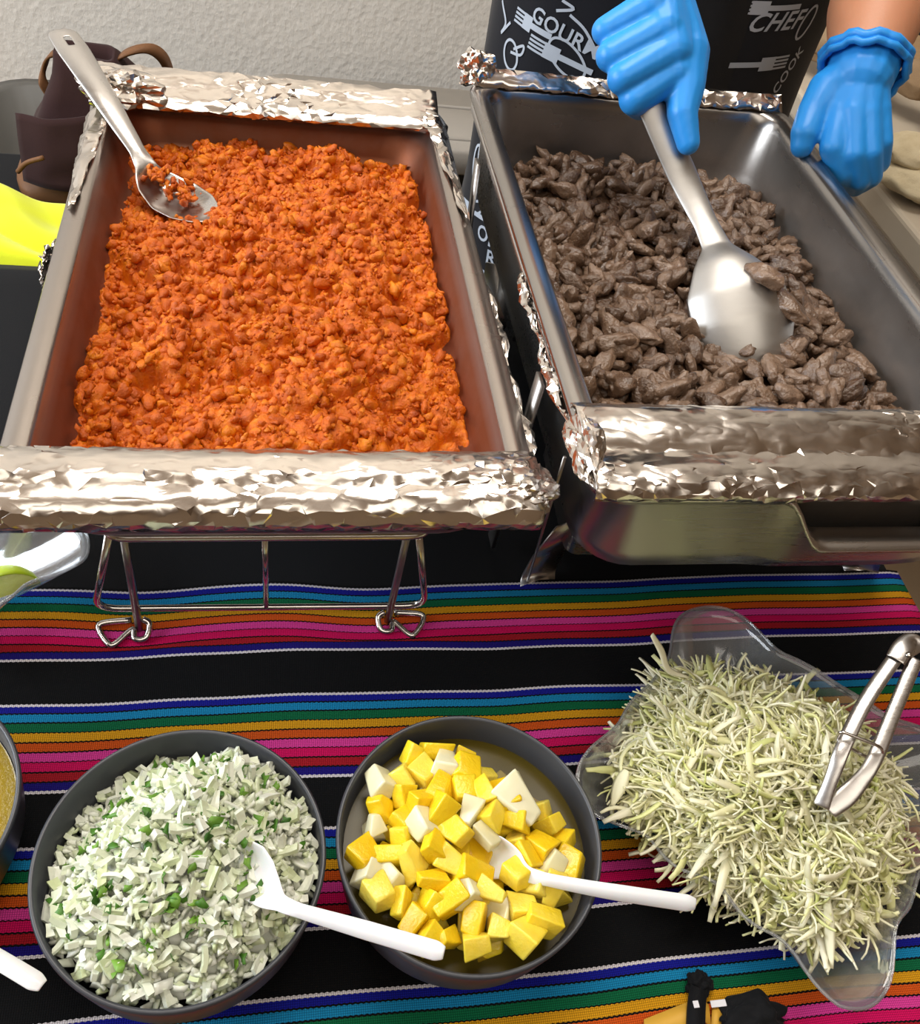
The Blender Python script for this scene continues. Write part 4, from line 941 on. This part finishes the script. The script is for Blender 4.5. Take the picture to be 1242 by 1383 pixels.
for i, (x, y) in enumerate([(1098, 42), (1118, 52), (1150, 70), (1206, 88), (1238, 106), (1190, 60), (1105, 22), (1262, 122)]):
    p = Vector((1.09,1.244,0.06)) if i == 0 else [None, Vector((1.109,1.216,0.06)), Vector((1.135,1.162,0.06)), Vector((1.186,1.12,0.06)), Vector((1.212,1.074,0.06)), Vector((1.206,1.221,0.06)), Vector((1.135,1.314,0.06)), Vector((1.239,1.033,0.06))][i]
    p.z = .058
    single('bread_roll', bm[i % 4], rot_tilt(rg, .3), .045, p, lab[i], 'bread', 'bread rolls on the board')
cr = thing('crate', (1.55, 1.5, 0), 'black plastic crate behind the bread rolls', 'crate')
MT = Matrix.Translation(Vector((1.334,1.387,0))) @ Matrix.Rotation(-.6, 4, 'Z')
fix(obj('crate_body', xf(cat(box(-.1, .5, .05, .07, .0, .25), box(-.1, -.08, .05, .2, .0, .25), box(.48, .5, .05, .2, 0, .25), box(-.1, .5, .18, .2, 0, .25), box(-.1, .5, .05, .2, 0, .02)), MT), DARKP, cr, False), .004)
fix(obj('rim', xf(box(-.11, .51, .04, .052, .11, .14), MT), DARKP, cr, False), .004)
for i, (p, R, lb) in enumerate([(Vector((1.092,0.8304,0.05)), .052, 'pale flat round bread, upper of the two at the frame edge'), (Vector((1.093,0.7969,0.025)), .058, 'pale flat round bread, lower of the two at the frame edge')]):
    v, f = lump(4, 600 + i, .08, 8, .10, (1, 1, .42)); o = obj('flat_bread', (v * R + np.array(p), f), FLATB, None, True, p); tag(o, lb, 'bread', 'flat breads on the side table')

# ------------------------------------------------------------------ the person
PC = (.605, .75); PA, PB = .20, .13
pn = None
body = [((.605, .755, .05), (.605, .755, .22), .15, .14), ((.54, .755, .05), (.67, .755, .05), .12, .12), ((.605, .76, .22), (.605, .765, .52), .135, .15), ((.53, .765, .55), (.68, .765, .55), .10, .10),
        ((.43, .77, .66), (.78, .77, .66), .055, .055), ((.605, .77, .60), (.605, .76, .74), .09, .055), ((.605, .755, .74), (.605, .745, .82), .052, .05), ((.605, .735, .90), (.605, .735, .97), .085, .088), ((.605, .70, .85), (.605, .715, .9), .05, .07),
        ((.605, .645, .91), (.605, .625, .885), .011, .015), ((.518, .745, .9), (.516, .75, .925), .012, .015), ((.692, .745, .9), (.694, .75, .925), .012, .015)]
for s in (-1, 1):
    hx = .605 + s * .085
    body += [((hx, .76, .05), (hx + s * .01, .765, -.30), .095, .062), ((hx + s * .01, .765, -.30), (hx + s * .012, .785, -.64), .056, .036), ((hx + s * .012, .78, -.66), (hx + s * .02, .66, -.705), .036, .03)]
WR_, ER, SR = Vector((0.4673,0.4614,0.3607)), Vector((.395, .63, .49)), Vector((.43, .77, .655))
WL, EL, SL = Vector((0.6946,0.4486,0.2937)), Vector((0.7843,0.6497,0.3989)), Vector((.785, .77, .655))
body += [(SR, ER, .052, .044), (ER, WR_, .044, .030), (SL, EL, .055, .050), (EL, WL.lerp(EL, .3), .050, .046), (WL.lerp(EL, .3), WL, .046, .031)]
pn = blob('person', body, SKIN, None, .009, 5, (.605, .75, FZ))
tag(pn, 'person in a black printed apron and blue gloves stirring the beef', 'person')
shirt = [((.605, .76, .10), (.605, .765, .52), .146, .158), ((.53, .765, .55), (.68, .765, .55), .108, .108), ((.43, .77, .66), (.78, .77, .66), .062, .062), ((.605, .77, .60), (.605, .765, .69), .10, .075), (SR, SR.lerp(ER, .6), .06, .058), (SL, SL.lerp(EL, .6), .063, .06)]
blob('shirt', shirt, SHIRT, pn, .01, 5)
tr = [((.605, .755, .04), (.605, .755, .14), .16, .15), ((.54, .755, .05), (.67, .755, .05), .13, .13)]
for s in (-1, 1):
    hx = .605 + s * .085; tr += [((hx, .76, .05), (hx + s * .01, .765, -.30), .105, .075), ((hx + s * .01, .765, -.30), (hx + s * .012, .785, -.66), .072, .055)]
blob('trousers', tr, DENIM, pn, .01, 5)
for s in (-1, 1): blob('shoe', [((.605 + s * .097, .78, -.70), (.605 + s * .105, .64, -.712), .042, .036), ((.605 + s * .097, .79, -.66), (.605 + s * .1, .70, -.715), .045, .03)], DARKP, pn, .008)
blob('hair', [((.605, .765, .95), (.605, .765, 1.0), .094, .08), ((.605, .80, .84), (.605, .79, .95), .07, .085)], HAIR, pn, .01)
for s in (-1, 1): obj('eye', (lambda vf: (vf[0] * .013 + np.array((.605 + s * .033, .655, .925)), vf[1]))(ico(3)), EYE, pn)
# apron: wraps the front of the body
def S(s, z, off=0):
    th = s / .17; k = 1 + .06 * sm(-z, -.1, .35) - .0; wv = .005 * math.sin(th * 5 + z * 9) * sm(-z, -.25, .2) + .003 * noise.noise(Vector((th * 3, z * 8, 2)))
    return Vector((PC[0] + (PA + off + wv) * k * math.sin(th), PC[1] - (PB + off + wv) * k * math.cos(th), z))
ap = fix(obj('apron', grid(lambda u, v: S((u * 2 - 1) * .315, -.36 + .90 * v), 90, 90), APRONM, pn), solid=.002, off=-1)
def press(paths, name, w=.0035, closed=False):
    """print on the apron: brush strokes along (s, z) polylines"""
    V, F = [], []
    for P in paths:
        wd = w
        if isinstance(P, tuple): P, wd = P
        P = [Vector((a[0], a[1], 0)) for a in P]; Q = smooth_path(P, 6) if len(P) > 2 else [P[0].lerp(P[1], i / 5) for i in range(6)]
        n0 = len(V)
        for i, q in enumerate(Q):
            t = (Q[min(len(Q) - 1, i + 1)] - Q[max(0, i - 1)]); t = t.normalized() if t.length > 1e-9 else Vector((1, 0, 0)); nrm = Vector((-t.y, t.x, 0)) * wd / 2
            V += [tuple(S((q + nrm).x, (q + nrm).y, .0012)), tuple(S((q - nrm).x, (q - nrm).y, .0012))]
        F += [(n0 + 2 * i, n0 + 2 * i + 1, n0 + 2 * i + 3, n0 + 2 * i + 2) for i in range(len(Q) - 1)]
    return obj(name, (V, F), PRINT, ap)
def lettering(text, p, ang, h, italic=.0, name='lettering'):
    cu = bpy.data.curves.new('txt', 'FONT'); cu.body = text; cu.size = h * 1.4; cu.shear = italic; cu.resolution_u = 3; cu.offset = h * .025; cu.space_character = 1.05
    o = bpy.data.objects.new('txt', cu); COL.objects.link(o); dg = bpy.context.evaluated_depsgraph_get(); me = o.evaluated_get(dg).to_mesh()
    ca, sa = math.cos(ang), math.sin(ang)
    b_ = bmesh.new(); b_.from_mesh(me); bmesh.ops.triangulate(b_, faces=b_.faces[:]); bmesh.ops.subdivide_edges(b_, edges=[e for e in b_.edges if e.calc_length() > h * .35], cuts=2)
    b_.verts.index_update(); V = [tuple(S(p[0] + v.co.x * ca - v.co.y * sa, p[1] + v.co.x * sa + v.co.y * ca, .0014)) for v in b_.verts]; F = [[v.index for v in f.verts] for f in b_.faces]
    b_.free(); o.evaluated_get(dg).to_mesh_clear(); bpy.data.objects.remove(o); bpy.data.curves.remove(cu)
    return obj(name, (V, F), PRINT, ap)
def fork(a, b, w=.007):
    a, b = Vector((*a, 0)), Vector((*b, 0)); d = b - a; n = Vector((-d.y, d.x, 0)).normalized(); L = d.length; q = []
    q.append(([tuple(a), tuple(a.lerp(b, .3)), tuple(a.lerp(b, .55))], w * .9)); q.append(([tuple(a.lerp(b, .5)), tuple(a.lerp(b, .6)), tuple(a.lerp(b, .74))], w * 2.3))
    for k in (-1.5, -.5, .5, 1.5): q.append(([tuple(a.lerp(b, .72) + n * k * w * .62), tuple(b + n * k * w * .62)], w * .36))
    return press(q, 'fork_print')
def ring(c, rx, rz, ang=0, a0=0, a1=2 * PI, n=9):
    return [(c[0] + rx * math.cos(t) * math.cos(ang) - rz * math.sin(t) * math.sin(ang), c[1] + rx * math.cos(t) * math.sin(ang) + rz * math.sin(t) * math.cos(ang)) for t in [a0 + (a1 - a0) * k / n for k in range(n + 1)]]
def line(a, b): 
    return math.atan2(b[1] - a[1], b[0] - a[0])
a, b2 = (-0.1724,0.2301), (-0.0846,0.2088)
lettering('GOURMET', a, line(a, b2), math.dist(a, b2) / 5.6)
a, b2 = (0.041,0.2596), (0.1095,0.2625)
lettering('CHEF', a, line(a, b2), math.dist(a, b2) / 3.6, .4)
a, b2 = (0.1153,0.1865), (0.1358,0.2356)
lettering('COOK', a, line(a, b2), math.dist(a, b2) / 4.4, .2)
a, b2 = (-0.1933,-0.047), (-0.1517,-0.0482)
lettering('OR', a, line(a, b2), math.dist(a, b2) / 2.0)
a, b2 = (-0.1663,-0.0725), (-0.123,-0.0699)
lettering('RM', a, line(a, b2), math.dist(a, b2) / 2.2)
fork((-0.1422,0.2193), (-0.1976,0.2269)); fork((-0.0908,0.1961), (-0.1685,0.2081)); fork((0.0349,0.2236), (0.1123,0.2256), .0065); fork((0.0989,0.2845), (0.0181,0.2833), .006)
fork((-0.1688,-0.0166), (-0.2838,-0.0273), .007)
for P_ in [[(-0.2285,0.2314), (-0.2129,0.2129), (-0.2187,0.2), (-0.2041,0.2156)], ring((-0.1937,0.1839), .012, .016, .5), [(-0.1905,0.1914), (-0.1753,0.1996), (-0.1771,0.1894), (-0.1946,0.1868)], [(-0.1385,0.258), (-0.1245,0.2531), (-0.1427,0.2465)], [(-0.127,0.2465), (-0.1083,0.2366), (-0.0914,0.218)]]: press([P_], 'vegetable_print', .003)
for P_ in [ring((-0.0009,0.2593), .018, .010, .3, -.5, 2.6), ring((0.0165,0.2505), .017, .011, -.1), ring((0.0124,0.2332), .018, .011, .2), ring((0.1196,0.2662), .008, .018, -.4), ring((-0.1204,0.2023), .026, .014, -.6)]: press([P_], 'mushroom_print', .0028)
for P_ in [ring((-0.2176,0.0363), .012, .03, .15), [(-0.2239,0.0114), (-0.2177,0.0422), (-0.2194,0.0581), (-0.2181,0.0824)], ring((-0.2054,-0.0116), .016, .008, .5), ring((-0.1574,-0.0662), .03, .02, .2, 3.4, 6.0), [(-0.1738,-0.0874), (-0.1472,-0.0914), (-0.1185,-0.0819)], [(-0.1524,-0.1126), (-0.1309,-0.115), (-0.1129,-0.1101)]]: press([P_], 'vegetable_print', .0035)

# gloves
RH = dict(
 idx=[(0.4825,0.3772,0.3066), (0.4485,0.361,0.289), (0.4634,0.3818,0.2757), (0.4807,0.3903,0.2797)],
 mid=[(0.478,0.3846,0.3209), (0.4372,0.3684,0.3016), (0.455,0.3921,0.2867), (0.4755,0.4007,0.2884)],
 rin=[(0.4705,0.3965,0.3329), (0.4283,0.3846,0.3116), (0.4483,0.4077,0.2966), (0.4684,0.4138,0.2971)],
 pin=[(0.4609,0.4108,0.3437), (0.4253,0.4035,0.3235), (0.4432,0.4238,0.3102), (0.4614,0.4255,0.3088)])
caps = []
wr = WR_
for k, rr_ in (('idx', (.0155, .0128, .012, .011)), ('mid', (.0160, .0132, .012, .011)), ('rin', (.0158, .0128, .0115, .0105)), ('pin', (.015, .0118, .0108, .010))):
    P = [Vector(p) for p in RH[k]]
    caps.append((wr, P[0], .027, rr_[0] + .0015))
    for i in range(3): caps.append((P[i], P[i + 1], rr_[i], rr_[i + 1]))
caps += [(wr, (0.4934,0.3965,0.3151), .026, .022), ((0.4937,0.3944,0.316), (0.4926,0.3696,0.2988), .021, .0165), ((0.4926,0.3696,0.2988), (0.4889,0.3517,0.2858), .0165, .0128), ((0.4889,0.3517,0.2858), (0.4953,0.3359,0.2682), .0128, .0098), ((0.4584,0.4061,0.3269), (0.473,0.3839,0.3017), .02, .016)]
caps += [(wr, wr.lerp(ER, .22), .030, .036)]
blob('glove', caps, GLOVE, pn, .0017, 3)['label'] = 'blue glove gripping the serving spoon'
LH = dict(idx=[(0.6741,0.4244,0.2684), (0.6656,0.3971,0.2458), (0.6803,0.3884,0.2267), (0.7,0.3974,0.2142)], mid=[(0.6821,0.4155,0.2719), (0.6827,0.3881,0.246), (0.6986,0.3848,0.224), (0.711,0.4032,0.2071)],
          rin=[(0.6939,0.4131,0.2733), (0.6985,0.3886,0.2484), (0.7111,0.3876,0.2265), (0.7177,0.4061,0.2091)], pin=[(0.7061,0.4184,0.2753), (0.7117,0.3978,0.2548), (0.7208,0.3979,0.2351), (0.7232,0.4126,0.2168)])
caps = []; wl = WL
for k, rr_ in (('idx', (.0140, .0122, .0112, .0100)), ('mid', (.0138, .0120, .0110, .0098)), ('rin', (.0135, .0116, .0106, .0096)), ('pin', (.0125, .0104, .0096, .009))):
    P = [Vector(p) for p in LH[k]]; caps.append((wl, P[0], .026, rr_[0] + .0004))
    for i in range(3): caps.append((P[i], P[i + 1], rr_[i], rr_[i + 1]))
caps += [(wl, (0.6676,0.447,0.2769), .028, .019), ((0.6676,0.447,0.2769), (0.6536,0.4316,0.2605), .019, .0155), ((0.6536,0.4316,0.2605), (0.6446,0.4168,0.2484), .0155, .0135), ((0.6446,0.4168,0.2484), (0.6434,0.4108,0.2391), .0135, .0110), (wl, wl.lerp(EL, .05), .031, .033)]
gl = blob('glove', caps, GLOVE, pn, .0017, 7); gl['label'] = 'blue glove holding the pan rim'
d_ = (EL - WL).normalized(); c_ = WL.lerp(EL, .05); e1 = d_.orthogonal().normalized(); e2 = d_.cross(e1)
ringp = [c_ + (e1 * math.cos(2 * PI * k / 40) + e2 * math.sin(2 * PI * k / 40)) * (.0375 + .0014 * math.sin(k * 1.9)) + d_ * (.004 * math.sin(2 * PI * k / 40 * 2 + 1) + .0015 * math.sin(k * 1.3)) for k in range(40)]
obj('rolled_cuff', tube(ringp, .0048, 8, True), GLOVE, gl)
ringp = [p - d_ * .008 for p in ringp]; obj('rolled_cuff', tube(ringp, .0035, 8, True), GLOVE, gl)
